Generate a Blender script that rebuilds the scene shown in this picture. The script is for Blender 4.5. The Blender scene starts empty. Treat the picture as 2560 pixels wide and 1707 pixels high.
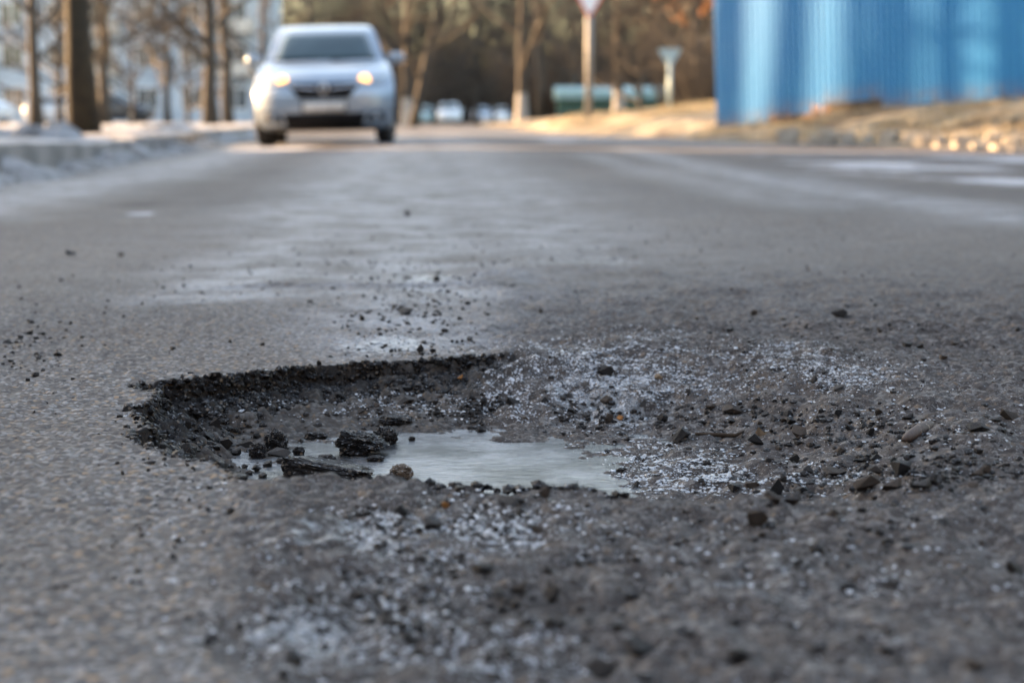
import bpy, bmesh, math, random
import numpy as np
from mathutils import Vector, Matrix, Euler

# ------------------------------------------------------------------ camera, sky, sun, exposure
scene = bpy.context.scene
FPX, CAMH, V0 = 4267.0, 0.32, 296.0           # focal length in photo pixels, eye height, horizon row
PITCH = math.atan((853.5 - V0) / FPX)
cam_d = bpy.data.cameras.new("camera"); cam = bpy.data.objects.new("camera", cam_d)
scene.collection.objects.link(cam); scene.camera = cam
cam.location = (0, 0, CAMH); cam.rotation_euler = (math.radians(90) - PITCH, 0, 0)
cam_d.sensor_width = 36; cam_d.lens = FPX / 2560 * 36
cam_d.clip_start = 0.05; cam_d.clip_end = 3000
cam_d.dof.use_dof = True; cam_d.dof.focus_distance = 1.90; cam_d.dof.aperture_fstop = 5.0

SUN_EL, SUN_AZ = math.radians(11), math.radians(-65)      # azimuth from +Y, towards -X
SDIR = Vector((math.sin(SUN_AZ) * math.cos(SUN_EL), math.cos(SUN_AZ) * math.cos(SUN_EL), math.sin(SUN_EL)))
world = bpy.data.worlds.new("World"); scene.world = world; world.use_nodes = True
wn = world.node_tree.nodes; wn.clear()
sky = wn.new("ShaderNodeTexSky"); sky.sky_type = 'NISHITA'; sky.sun_disc = False
sky.sun_elevation = SUN_EL; sky.sun_rotation = SUN_AZ
sky.air_density = 1.0; sky.dust_density = 1.6; sky.ozone_density = 1.0
bg = wn.new("ShaderNodeBackground"); bg.inputs[1].default_value = 0.15
wo = wn.new("ShaderNodeOutputWorld")
world.node_tree.links.new(sky.outputs[0], bg.inputs[0]); world.node_tree.links.new(bg.outputs[0], wo.inputs[0])
sl = bpy.data.lights.new("sun", 'SUN'); sl.energy = 5.0; sl.angle = math.radians(0.5); sl.color = (1.0, 0.70, 0.42)
so = bpy.data.objects.new("sun", sl); scene.collection.objects.link(so)
so.rotation_euler = (-SDIR).to_track_quat('-Z', 'Y').to_euler(); so.location = (-30, 20, 30)
scene.view_settings.view_transform = 'Standard'; scene.view_settings.look = 'None'
scene.view_settings.exposure = 2.80; scene.view_settings.gamma = 1.0
scene.view_settings.use_white_balance = True; scene.view_settings.white_balance_temperature = 7700; scene.view_settings.white_balance_tint = 16
scene.render.engine = 'CYCLES'
scene.cycles.use_denoising = True; scene.cycles.denoiser = 'OPENIMAGEDENOISE'; scene.cycles.denoising_prefilter = 'ACCURATE'
scene.cycles.use_adaptive_sampling = False
scene.render.filter_size = 1.0
scene.cycles.max_bounces = 6; scene.cycles.diffuse_bounces = 3; scene.cycles.glossy_bounces = 3
scene.cycles.sample_clamp_indirect = 6.0

# ------------------------------------------------------------------ helpers
COL = scene.collection
rng = np.random.default_rng(7); rnd = random.Random(11)

def tag(o, label=None, cat=None, group=None, kind=None):
    if label: o["label"] = label
    if cat: o["category"] = cat
    if group: o["group"] = group
    if kind: o["kind"] = kind
    return o

def link(o, parent=None):
    COL.objects.link(o)
    if parent is not None: o.parent = parent
    return o

def empty(name, loc=(0, 0, 0), rz=0.0):
    o = bpy.data.objects.new(name, None); o.empty_display_size = 0.1
    o.location = loc; o.rotation_euler = (0, 0, rz)
    return link(o)

class MB:
    def __init__(s): s.v = []; s.f = []
    def add(s, vs, fs):
        n = len(s.v); s.v += [tuple(p) for p in vs]; s.f += [tuple(i + n for i in f) for f in fs]; return s
    def box(s, x0, x1, y0, y1, z0, z1, m=None):
        p = [(x, y, z) for z in (z0, z1) for y in (y0, y1) for x in (x0, x1)]
        if m is not None: p = [tuple(m @ Vector(q)) for q in p]
        return s.add(p, [(0, 2, 3, 1), (4, 5, 7, 6), (0, 1, 5, 4), (2, 6, 7, 3), (0, 4, 6, 2), (1, 3, 7, 5)])
    def tube(s, pts, rad, n=8, cap=True):
        pts = [Vector(p) for p in pts]; rings = []
        for i, p in enumerate(pts):
            d = (pts[min(i + 1, len(pts) - 1)] - pts[max(i - 1, 0)]).normalized()
            a = d.orthogonal().normalized() if abs(d.z) < .9 else Vector((1, 0, 0)) - d * d.x
            a.normalize(); b = d.cross(a)
            rings.append([p + (a * math.cos(2 * math.pi * k / n) + b * math.sin(2 * math.pi * k / n)) * rad[i] for k in range(n)])
        vs = [q for r in rings for q in r]
        fs = [(i * n + k, i * n + (k + 1) % n, (i + 1) * n + (k + 1) % n, (i + 1) * n + k) for i in range(len(pts) - 1) for k in range(n)]
        if cap: fs += [tuple(range(n - 1, -1, -1)), tuple((len(pts) - 1) * n + k for k in range(n))]
        return s.add(vs, fs)
    def lathe(s, prof, n=24, axis='z', m=None):
        vs = []; k = len(prof)
        for i in range(n):
            a = 2 * math.pi * i / n
            for r, h in prof:
                p = (r * math.cos(a), r * math.sin(a), h) if axis == 'z' else (h, r * math.cos(a), r * math.sin(a))
                vs.append(tuple(m @ Vector(p)) if m is not None else p)
        fs = [(i * k + j, ((i + 1) % n) * k + j, ((i + 1) % n) * k + j + 1, i * k + j + 1) for i in range(n) for j in range(k - 1)]
        return s.add(vs, fs)
    def mesh(s, name, mat=None, smooth=False):
        me = bpy.data.meshes.new(name); me.from_pydata(s.v, [], s.f); me.update()
        if mat: me.materials.append(mat)
        if smooth: me.polygons.foreach_set("use_smooth", [True] * len(me.polygons))
        return me
    def build(s, name, mat=None, parent=None, smooth=False):
        return link(bpy.data.objects.new(name, s.mesh(name, mat, smooth)), parent)

def np_mesh(name, v, f, mat=None, smooth=False):
    """v (n,3) floats, f (m,k) ints"""
    me = bpy.data.meshes.new(name); m, k = f.shape
    me.vertices.add(len(v)); me.vertices.foreach_set("co", np.ascontiguousarray(v, np.float32).ravel())
    me.loops.add(m * k); me.loops.foreach_set("vertex_index", np.ascontiguousarray(f, np.int32).ravel())
    me.polygons.add(m); me.polygons.foreach_set("loop_start", np.arange(0, m * k, k, dtype=np.int32))
    me.polygons.foreach_set("use_smooth", np.full(m, smooth, bool))
    me.update(calc_edges=True)
    if mat: me.materials.append(mat)
    return me

def copy_tree(o, parent=None):
    c = o.copy(); COL.objects.link(c); c.parent = parent
    for ch in list(o.children): copy_tree(ch, c)
    return c

# numpy noise
def _hash(ix, iy, s):
    n = (ix * 374761393 + iy * 668265263 + s * 974711) & 0xffffffff
    n = ((n ^ (n >> 13)) * 1274126177) & 0xffffffff
    n = n ^ (n >> 16)
    return (n & 0xffff) / 65535.0
def vn(x, y, s=0):
    fx = np.floor(x); fy = np.floor(y); ix = fx.astype(np.int64); iy = fy.astype(np.int64)
    u = x - fx; v = y - fy; u = u * u * u * (u * (u * 6 - 15) + 10); v = v * v * v * (v * (v * 6 - 15) + 10)
    a = _hash(ix, iy, s); b = _hash(ix + 1, iy, s); c = _hash(ix, iy + 1, s); d = _hash(ix + 1, iy + 1, s)
    return 2 * (a + (b - a) * u + (c - a) * v + (a - b - c + d) * u * v) - 1
def fbm(x, y, sc, s=0, o=3, g=.5):
    t = 0; a = 1
    for i in range(o):
        t = t + a * vn(x * sc + 17.3 * i, y * sc - 9.1 * i, s + i); sc *= 2.03; a *= g
    return t
def worley(x, y, sc, s=0):
    """rounded pebble bumps 0..1, with a random height per cell"""
    X = x * sc; Y = y * sc; ix = np.floor(X).astype(np.int64); iy = np.floor(Y).astype(np.int64); best = np.zeros_like(X)
    for dx in (-1, 0, 1):
        for dy in (-1, 0, 1):
            cx = ix + dx; cy = iy + dy
            px = cx + _hash(cx, cy, s); py = cy + _hash(cx, cy, s + 1); r = .35 + .45 * _hash(cx, cy, s + 2)
            d2 = ((X - px) ** 2 + (Y - py) ** 2) / (r * r)
            best = np.maximum(best, (.3 + .7 * _hash(cx, cy, s + 3)) * np.sqrt(np.maximum(0, 1 - d2)))
    return best
def ss(a, b, x):
    t = np.clip((x - a) / (b - a), 0, 1); return t * t * (3 - 2 * t)

# pixel of the photograph -> point on a horizontal plane
_fw = np.array([0, math.cos(PITCH), -math.sin(PITCH)]); _up = np.array([0, math.sin(PITCH), math.cos(PITCH)])
def ray(u, v): return _fw + np.array([1, 0, 0]) * ((u - 1280) / FPX) - _up * ((v - 853.5) / FPX)
def gp(u, v, z=0.0):
    d = ray(u, v); t = (z - CAMH) / d[2]; return (d[0] * t, d[1] * t)
def at(u, y, v=None):
    """world x (and z) of a pixel at distance y"""
    d = ray(u, v if v is not None else V0); t = y / d[1]
    return (d[0] * t, CAMH + d[2] * t)

def seg_dist(x, y, P, closed=False):
    """distance to a polyline, index and parameter of the nearest segment"""
    n = len(P); best = np.full(x.shape, 1e9); bi = np.zeros(x.shape, np.int32); bt = np.zeros(x.shape)
    for i in range(n if closed else n - 1):
        ax, ay = P[i]; bx, by = P[(i + 1) % n]; ex, ey = bx - ax, by - ay
        t = np.clip(((x - ax) * ex + (y - ay) * ey) / (ex * ex + ey * ey + 1e-12), 0, 1)
        d = np.hypot(x - ax - t * ex, y - ay - t * ey); m = d < best
        best = np.where(m, d, best); bi = np.where(m, i, bi); bt = np.where(m, t, bt)
    return best, bi, bt
def inside(x, y, P):
    r = np.zeros(x.shape, bool); n = len(P)
    for i in range(n):
        ax, ay = P[i]; bx, by = P[(i + 1) % n]
        if ay == by: continue
        c = ((ay > y) != (by > y)) & (x < (bx - ax) * (y - ay) / (by - ay) + ax); r ^= c
    return r
def sdist(x, y, P):
    d, i, t = seg_dist(x, y, P, True); return np.where(inside(x, y, P), d, -d), i, t

# ------------------------------------------------------------------ materials
class NT:
    def __init__(s, name):
        s.m = bpy.data.materials.new(name); s.m.use_nodes = True; s.t = s.m.node_tree
        s.p = s.t.nodes["Principled BSDF"]; s.out = s.t.nodes["Material Output"]
        s.co = s.t.nodes.new("ShaderNodeTexCoord")
    def n(s, ty, **kw):
        o = s.t.nodes.new(ty)
        for k, v in kw.items(): setattr(o, k, v)
        return o
    def l(s, a, b): s.t.links.new(a, b)
    def setin(s, sock, val):
        if isinstance(val, bpy.types.NodeSocket): s.l(val, sock)
        elif isinstance(val, (int, float)): sock.default_value = (val if sock.type == 'VALUE' else (val, val, val) if sock.type == 'VECTOR' else (val, val, val, 1))
        else: sock.default_value = (tuple(val) + (1,))[:4] if sock.type == 'RGBA' else val
    def vec(s, sc=(1, 1, 1), which='Object'):
        m = s.n("ShaderNodeMapping"); m.inputs['Scale'].default_value = sc; s.l(s.co.outputs[which], m.inputs[0]); return m.outputs[0]
    def noise(s, sc, det=2, rough=.5, vec=None, dist=0):
        o = s.n("ShaderNodeTexNoise"); o.inputs['Scale'].default_value = sc; o.inputs['Detail'].default_value = det
        o.inputs['Roughness'].default_value = rough; o.inputs['Distortion'].default_value = dist
        s.l(vec if vec is not None else s.co.outputs['Object'], o.inputs['Vector']); return o.outputs['Fac']
    def voro(s, sc, out='Distance', feat='F1', vec=None):
        o = s.n("ShaderNodeTexVoronoi", feature=feat); o.inputs['Scale'].default_value = sc
        s.l(vec if vec is not None else s.co.outputs['Object'], o.inputs['Vector']); return o.outputs[out]
    def math(s, op, a, b=None, clamp=False):
        o = s.n("ShaderNodeMath", operation=op, use_clamp=clamp); s.setin(o.inputs[0], a)
        if b is not None: s.setin(o.inputs[1], b)
        return o.outputs[0]
    def mr(s, x, a, b, c=0.0, d=1.0, smooth=True):
        o = s.n("ShaderNodeMapRange", interpolation_type='SMOOTHSTEP' if smooth else 'LINEAR'); s.setin(o.inputs[0], x)
        for i, v in zip((1, 2, 3, 4), (a, b, c, d)): o.inputs[i].default_value = v
        return o.outputs[0]
    def mix(s, f, a, b):
        o = s.n("ShaderNodeMix", data_type='RGBA'); s.setin(o.inputs[0], f); s.setin(o.inputs[6], a); s.setin(o.inputs[7], b); return o.outputs[2]
    def mixf(s, f, a, b):
        o = s.n("ShaderNodeMix", data_type='FLOAT'); s.setin(o.inputs[0], f); s.setin(o.inputs[2], a); s.setin(o.inputs[3], b); return o.outputs[0]
    def bump(s, h, dist, strength=1.0, nrm=None):
        o = s.n("ShaderNodeBump"); o.inputs['Strength'].default_value = strength; o.inputs['Distance'].default_value = dist
        s.l(h, o.inputs['Height'])
        if nrm is not None: s.l(nrm, o.inputs['Normal'])
        return o.outputs[0]
    def set(s, **kw):
        for k, v in kw.items(): s.setin(s.p.inputs[k], v)
        return s

def simple(name, c1, c2, sc=8, rough=.6, metal=0.0, det=4, bump=0.0, bsc=None, spec=.5, lo=.35, hi=.65, rough2=None, coat=0.0):
    n = NT(name); f = n.mr(n.noise(sc, det, .6), lo, hi)
    n.set(**{'Base Color': n.mix(f, c1, c2), 'Metallic': metal, 'Specular IOR Level': spec, 'Coat Weight': coat, 'Coat Roughness': .08})
    n.set(Roughness=n.mixf(f, rough, rough2 if rough2 is not None else rough))
    if bump: n.l(n.bump(n.noise(bsc or sc * 4, 4, .6), bump), n.p.inputs['Normal'])
    return n.m

def road_material():
    n = NT("road_surface")
    A = n.n("ShaderNodeAttribute", attribute_name="mask_a"); B = n.n("ShaderNodeAttribute", attribute_name="mask_b")
    sa = n.n("ShaderNodeSeparateColor"); n.l(A.outputs['Color'], sa.inputs[0]); sb = n.n("ShaderNodeSeparateColor"); n.l(B.outputs['Color'], sb.inputs[0])
    dirt, frost, ice, salt = sa.outputs[0], sa.outputs[1], sa.outputs[2], A.outputs['Alpha']
    dark, snow, brown = sb.outputs[0], sb.outputs[1], sb.outputs[2]
    # asphalt: stones of different greys in a binder, worn
    cell = n.n("ShaderNodeTexVoronoi"); cell.inputs['Scale'].default_value = 150; n.l(n.co.outputs['Object'], cell.inputs['Vector'])
    cs = n.n("ShaderNodeSeparateColor"); n.l(cell.outputs['Color'], cs.inputs[0])
    stone = n.mix(n.mr(cs.outputs[0], .2, 1, smooth=False), (.075, .072, .071), (.27, .262, .252))
    stone = n.mix(n.mr(cs.outputs[1], .86, .95), stone, (.26, .19, .13))
    asph = n.mix(n.mr(cell.outputs['Distance'], .35, .75), stone, (.105, .094, .085))
    asph = n.mix(n.mr(n.noise(2.2, 4, .6), .35, .7, 0, .45), asph, (.135, .112, .092))
    asph = n.mix(n.mr(n.noise(1.0, 5, .65, n.vec((1, .35, 1))), .42, .68, 0, .6), asph, (.062, .058, .056))
    d1 = n.mix(n.noise(60, 5, .65), (.022, .0195, .0185), (.084, .074, .069))
    d1 = n.mix(n.mr(n.noise(420, 2), .60, .70), d1, (.24, .235, .23))
    d1 = n.mix(n.math('MULTIPLY', n.mr(cs.outputs[0], .55, 1), .42), d1, stone)
    d1 = n.mix(n.mr(n.noise(7, 4, .6), .4, .7, 0, .5), d1, (.055, .047, .042))
    col = n.mix(dirt, asph, d1)
    col = n.mix(n.math('MULTIPLY', brown, n.mr(n.noise(3, 4, .6), .15, .6)), col, n.mix(.38, (.046, .037, .031), stone))
    col = n.mix(n.math('MULTIPLY', n.math('MULTIPLY', salt, n.mr(n.noise(5, 7, .75), .34, .62)), n.mr(n.noise(70, 5, .75), .30, .62, .25, 1.0)), col, (.37, .38, .388))
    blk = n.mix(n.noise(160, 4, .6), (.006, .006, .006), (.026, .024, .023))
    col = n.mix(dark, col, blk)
    # frost flakes
    fl = n.voro(260, 'Distance'); nz = n.noise(75, 6, .75)
    s1 = n.math('ADD', n.math('MULTIPLY', fl, -.55), n.math('MULTIPLY', nz, 1.5))
    s2 = n.math('ADD', s1, n.math('MULTIPLY', frost, 1.05))
    ff = n.mr(s2, .93, 1.08)
    ff = n.math('MULTIPLY', ff, n.mr(frost, .02, .16))
    fcol = n.mix(n.noise(300, 3), (.24, .26, .28), (.62, .65, .69))
    col = n.mix(ff, col, fcol)
    icef = n.math('MULTIPLY', n.mr(n.math('ADD', n.noise(60, 5, .7), n.math('MULTIPLY', ice, .75)), .70, .90), n.mr(ice, .02, .2))
    col = n.mix(n.math('MULTIPLY', icef, .40), col, (.26, .285, .30))
    snf = n.mr(n.math('ADD', n.noise(2.6, 8, .75), snow), .80, 1.0)
    col = n.mix(snf, col, n.mix(n.noise(9, 5, .7), (.24, .25, .265), (.50, .51, .53)))
    spc = n.mixf(dark, n.mixf(dirt, .12, .08), .03); spc = n.mixf(icef, spc, .6)
    n.set(**{'Base Color': col, 'Specular IOR Level': spc})
    r = n.mixf(dirt, n.mixf(n.noise(30, 3), .62, .88), n.mixf(n.noise(50, 3), .60, .9))
    r = n.mixf(salt, r, .62); r = n.mixf(dark, r, .7); r = n.mixf(ff, r, .35); r = n.mixf(icef, r, n.mixf(n.noise(90, 3), .22, .5)); r = n.mixf(snf, r, .8)
    n.set(Roughness=r)
    h = n.math('ADD', n.math('MULTIPLY', n.math('SUBTRACT', 1, cell.outputs['Distance']), n.mixf(dirt, 1.0, .7)), n.math('MULTIPLY', n.noise(300, 3, .6), .5))
    h = n.math('ADD', h, n.math('MULTIPLY', ff, .8))
    n.l(n.bump(h, .0020, 1.0), n.p.inputs['Normal'])
    return n.m

def ice_material():
    n = NT("puddle_ice")
    v = n.vec((1, 1.4, 1))
    st = n.noise(80, 6, .7, n.vec((.6, 1.3, 1)), .4)
    cl = n.mr(n.noise(9, 5, .65), .38, .68)
    col = n.mix(cl, (.020, .0215, .0225), (.20, .21, .22)); col = n.mix(n.mr(n.voro(230), .0, .16, 1, 0), col, (.05, .045, .04))
    n.set(**{'Base Color': col, 'Specular IOR Level': .6, 'Roughness': n.mixf(n.noise(40, 4, .6), .03, .17), 'IOR': 1.31})
    n.l(n.bump(st, .0022, .9), n.p.inputs['Normal'])
    return n.m

def stone_material(name, c1, c2, sc=90, rough=.6, frost=.0):
    n = NT(name); col = n.mix(n.noise(sc, 4, .65), c1, c2)
    oi = n.n("ShaderNodeObjectInfo")
    col = n.mix(n.math('MULTIPLY', oi.outputs['Random'], .5), col, [c * .45 for c in c1])
    if frost:
        g = n.n("ShaderNodeNewGeometry"); sx = n.n("ShaderNodeSeparateXYZ"); n.l(g.outputs['Normal'], sx.inputs[0])
        fr = n.math('MULTIPLY', n.mr(n.noise(260, 4, .7), .55, .66), n.mr(sx.outputs[2], .1, .8, 0, frost)); col = n.mix(fr, col, (.55, .6, .66))
    if name == 'broken_asphalt':
        vc = n.n('ShaderNodeTexVoronoi'); vc.inputs['Scale'].default_value = 190; n.l(n.co.outputs['Object'], vc.inputs['Vector']); vs_ = n.n('ShaderNodeSeparateColor'); n.l(vc.outputs['Color'], vs_.inputs[0])
        col = n.mix(n.math('MULTIPLY', n.mr(vs_.outputs[0], .62, .8), n.mr(vc.outputs['Distance'], .5, .3)), col, n.mix(vs_.outputs[1], (.05, .048, .047), (.16, .135, .11)))
    n.set(**{'Base Color': col, 'Roughness': n.mixf(n.noise(sc * 2, 3), rough - .12, rough + .15), 'Specular IOR Level': .10})
    n.l(n.bump(n.noise(sc * 4, 4, .7), .0014, .9), n.p.inputs['Normal'])
    return n.m

M = {}
M['road'] = road_material(); M['ice'] = ice_material()
M['st_black'] = stone_material("black_stone", (.012, .012, .012), (.040, .037, .036), 120, .52, .25)
M['st_grey'] = stone_material("grey_stone", (.045, .044, .044), (.10, .097, .094), 90, .62, .25)
M['st_brown'] = stone_material("brown_stone", (.045, .036, .030), (.105, .085, .070), 80, .68, .15)
M['st_tan'] = stone_material("tan_stone", (.20, .14, .09), (.36, .27, .19), 80, .65)
M['st_orange'] = stone_material("orange_stone", (.28, .115, .035), (.42, .20, .075), 90, .6)
M['chunk'] = stone_material("broken_asphalt", (.007, .007, .008), (.036, .034, .033), 170, .45, .35)
M['crust'] = stone_material("brown_crust", (.07, .052, .038), (.17, .135, .105), 200, .6, .6)
M['wood'] = stone_material("twig_bark", (.035, .024, .016), (.085, .062, .045), 150, .75)
def speckle_mat():
    n = NT("speckled_bark"); f = n.mr(n.noise(120, 3, .6), .60, .66)
    col = n.mix(n.noise(110, 4), (.035, .020, .014), (.085, .052, .036)); n.set(**{'Base Color': n.mix(f, col, (.26, .19, .14)), 'Roughness': .65})
    n.l(n.bump(n.noise(260, 4, .7), .0012), n.p.inputs['Normal']); return n.m
M['speckle'] = speckle_mat()
def crystal_mat():
    n = NT("ice_crystal"); n.set(**{'Base Color': n.mix(n.noise(220, 3), (.32, .345, .37), (.68, .71, .74)), 'Roughness': .22, 'Specular IOR Level': .6, 'Transmission Weight': .25, 'IOR': 1.31}); return n.m
M['crystal'] = crystal_mat()

# ------------------------------------------------------------------ ground shape
RIM = [  # photo pixel of the rim, how upright the wall is there, how far the slope runs
 (322, 962, 1, .05), (463, 952, 1, .12), (616, 933, 1, .18), (760, 911, 1, .20), (930, 903, .9, .22), (1134, 896, .85, .24), (1225, 892, .6, .26), (1310, 888, .2, .28),
 (1400, 884, 0, .30), (1700, 878, 0, .32), (2000, 900, 0, .30), (2300, 965, 0, .28), (2480, 1060, 0, .26), (2440, 1160, 0, .20), (2250, 1222, .15, .12),
 (2000, 1236, .35, .08), (1750, 1236, .6, .07), (1500, 1224, .9, .06), (1230, 1215, 1, .06), (900, 1206, 1, .06), (640, 1201, 1, .06), (600, 1196, 1, .07),
 (590, 1184, 1, .09), (513, 1147, 1, .13), (441, 1139, 1, .14), (399, 1114, 1, .14), (345, 1101, 1, .13), (322, 1078, 1, .13), (372, 1066, 1, .12),
 (352, 1045, 1, .13), (318, 1022, 1, .13), (362, 1011, 1, .12), (398, 985, 1, .10), (350, 974, 1, .06)]
RIMP = [gp(u, v) for u, v, _, _ in RIM]; RIMW = np.array([r[2] for r in RIM]); RIML = np.array([r[3] for r in RIM])
HB = (min(p[0] for p in RIMP) - .05, max(p[0] for p in RIMP) + .05, min(p[1] for p in RIMP) - .05, max(p[1] for p in RIMP) + .05)

DIRTP = [gp(*p) for p in [(1215, 893), (1135, 860), (1230, 790), (1190, 716), (1330, 662), (1750, 655), (4200, 612), (5600, 1250), (5600, 1900), (560, 1900), (545, 1450), (600, 1203), (900, 1000)]]

def kerb_x(y): return -1.94 - .1025 * y
RB = [(-2.6, 140), (-1.9, 85), (-.8, 60), (.4, 42), (1.43, 32.5), (2.49, 25.3), (3.4, 22.4), (4.9, 17.3), (7, 14), (12, 11), (30, 8.5), (90, 6)]

def hole_depth(x, y):
    dep = np.zeros_like(x); dd = np.full_like(x, -1.0); ww = np.zeros_like(x)
    m = (x > HB[0]) & (x < HB[1]) & (y > HB[2]) & (y < HB[3])
    if m.any():
        a, b = x[m], y[m]
        wx = a + .0045 * vn(a * 38, b * 38, 3) + .0025 * vn(a * 95, b * 95, 4); wy = b + .009 * vn(a * 34, b * 34, 5) + .006 * vn(a * 90, b * 90, 6)
        d, i, t = sdist(wx, wy, RIMP); j = (i + 1) % len(RIMP)
        w = RIMW[i] * (1 - t) + RIMW[j] * t; L = RIML[i] * (1 - t) + RIML[j] * t
        dmax = .0600 - .017 * ss(.06, .45, a) + .0165 * np.exp(-((a + .075) / .165) ** 2 - ((b - 1.78) / .20) ** 2)
        wall = .026 + .006 * vn(a * 14, b * 14, 8)
        q = w * wall * ss(0, .010, d) + (dmax - w * wall) * ss(0, 1, d / L)
        q = np.where(d > 0, q, 0) + .004 * w * ss(-.012, .0, d) * (d <= 0) * 0
        dep[m] = q; dd[m] = d; ww[m] = w
    return dep, dd, ww

BUMPS = [(1255, 690, .075, .05, .015), (1180, 715, .05, .03, .006), (1650, 690, .05, .05, .010), (1480, 670, .20, .06, .006), (2540, 830, .10, .08, .014), (2420, 1078, .05, .05, .010),
         (2060, 560, .25, .3, .012), (1700, 1270, .10, .05, .006), (2300, 1300, .15, .06, .010), (2350, 790, .10, .05, .010)]
BUMPW = [(gp(u, v), rx, ry, h) for u, v, rx, ry, h in BUMPS]
STEPL = [gp(*p) for p in [(470, 722), (700, 716), (900, 716), (1170, 716)]]

def Hs(x, y, fine=False, want=False):
    q = x + .07 * y
    z = -.022 * ss(6, 15, y) * np.clip(.3 - q, 0, 3.2)
    z = z - .15 * ss(60, 150, y)
    z = z + .012 * ss(3.2, 8, y) * fbm(x, y, .5, 21, 2)
    sd, _, _ = sdist(x, y, DIRTP) if want or fine else (None, 0, 0)
    dirt = ss(-.02, .05, sd + .02 * fbm(x, y, 18, 40, 2)) * (1 - ss(2.9, 4.4, y + .35 * fbm(x, y, 2.2, 44, 3))) if sd is not None else ((x > .05) & (y < 4)).astype(float)
    near = ss(6.5, 3.0, y) if False else (1 - ss(3.0, 6.5, y)); side = 1 - ss(1.5, 3.5, np.abs(x))
    z = z + near * side * dirt * (1 - .9 * np.exp(-((x + .06) / .22) ** 4 - ((y - 1.82) / .24) ** 4)) * (.007 * fbm(x, y, 5, 30, 2) + .0050 * fbm(x, y, 19, 33, 2))
    z = z + near * side * .0025 * fbm(x, y, 3, 36, 2)
    for (bx, by), rx, ry, h in BUMPW:
        z = z + h * np.exp(-((x - bx) / rx) ** 2 - ((y - by) / ry) ** 2) * (1 + .35 * vn(x * 40, y * 40, 51))
    sm = (y > 2.9) & (y < 3.8) & (x > -.75) & (x < .1)
    if sm.any():
        yl = np.interp(x[sm], [p[0] for p in STEPL], [p[1] for p in STEPL]) + .012 * vn(x[sm] * 25, 0 * x[sm], 60)
        e = y[sm] - yl; st = .007 * ss(-.004, .008, e) * (1 - ss(.02, .35, e)) * ss(-.7, -.45, x[sm]) * (1 - ss(-.08, .05, x[sm]))
        zz = z.copy(); zz[sm] += st; z = zz
    dep, d, w = hole_depth(x, y); ins = d > 0
    z = z - dep
    inner = ins * ss(0, .03, d)
    z = z + inner * (1 - .85 * np.exp(-((x + .055) / .17) ** 2 - ((y - 1.86) / .20) ** 2)) * (.0035 * fbm(x, y, 26, 70, 2) + .002 * fbm(x, y, 70, 73, 1))
    if fine:
        fd = (np.abs(x) < 2.0) & (y < 4.2) & (y > .5)
        if fd.any():
            a, b = x[fd], y[fd]; fw = (1 - ss(2.6, 4.0, b)) * (1 - ss(1.2, 1.9, np.abs(a)))
            dr = dirt[fd]; wob = inner[fd]
            pe = worley(a, b, 105, 80) - .4
            lum = fbm(a, b, 60, 90, 3, .6)
            g = (1 - dr) * (1 - wob) * (.0030 * pe + .0010 * lum) + dr * (1 - wob) * (.0024 * pe + .0026 * lum)
            rw = (ss(0, .004, d[fd]) * (1 - ss(.06, .12, d[fd])) * w[fd])
            g = g + wob * (.0020 * pe + .0016 * lum) + rw * (.008 * (worley(a, b, 62, 95) - .3) + .004 * lum)
            z = z.copy(); z[fd] += fw * g
    return (z, dirt, d, w) if want else z

def axis(dense0, dense1, step, grow, cap, lo, hi):
    a = list(np.arange(dense0, dense1, step)); s = step; p = a[-1]
    while p < hi: s = min(s * (1 + grow), max(cap, abs(p) * .12)); p += s; a.append(p)
    s = step; p = a[0]; b = []
    while p > lo: s = min(s * (1 + grow), max(cap, abs(p) * .12)); p -= s; b.append(p)
    return np.array(b[::-1] + a)
gx = axis(-.78, .98, .0028, .022, .25, -420, 420)
gy = axis(.86, 2.62, .0042, .012, .30, -60, 900)
GX, GY = np.meshgrid(gx, gy); X = GX.ravel(); Y = GY.ravel()
Z, DIRT, HD, HW = Hs(X, Y, True, True)
nx, ny = len(gx), len(gy)
ii = np.arange((ny - 1) * (nx - 1)); r = ii // (nx - 1); c = ii % (nx - 1); k0 = r * nx + c
F4 = np.stack([k0, k0 + 1, k0 + nx + 1, k0 + nx], 1)
# under the raised verges the sheet is sunk out of the way
Z = Z - .25 * ss(.25, .8, kerb_x(Y) - X) * (Y > -60)

def ell(u, v, ru, rv, soft=1.0):
    cx, cy = gp(u, v); ex = abs(gp(u + ru, v)[0] - cx); ey = abs(gp(u, v - rv)[1] - gp(u, v + rv)[1]) / 2
    m = (np.abs(X - cx) < 2.6 * ex) & (np.abs(Y - cy) < 2.6 * ey); o = np.zeros_like(X)
    if m.any():
        dx = (X[m] - cx) / ex; dy = (Y[m] - cy) / ey; o[m] = np.exp(-(dx * dx + dy * dy) * .9)
    return o
def stroke(px, w0, w1=None):
    P = [gp(*p) for p in px]; m = (Y > 2) & (Y < 160) & (np.abs(X) < 30); o = np.zeros_like(X)
    a, b = X[m], Y[m]; d, i, t = seg_dist(a, b, P); ww = w0 + ((w1 or w0) - w0) * (i + t) / (len(P) - 1)
    d = d + .25 * ww * fbm(a, b, 1.2, 123, 2)
    o[m] = np.exp(-(d / ww) ** 2); return o
mask_far = ss(2.3, 3.6, Y)
FROST = np.zeros_like(X)
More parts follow.
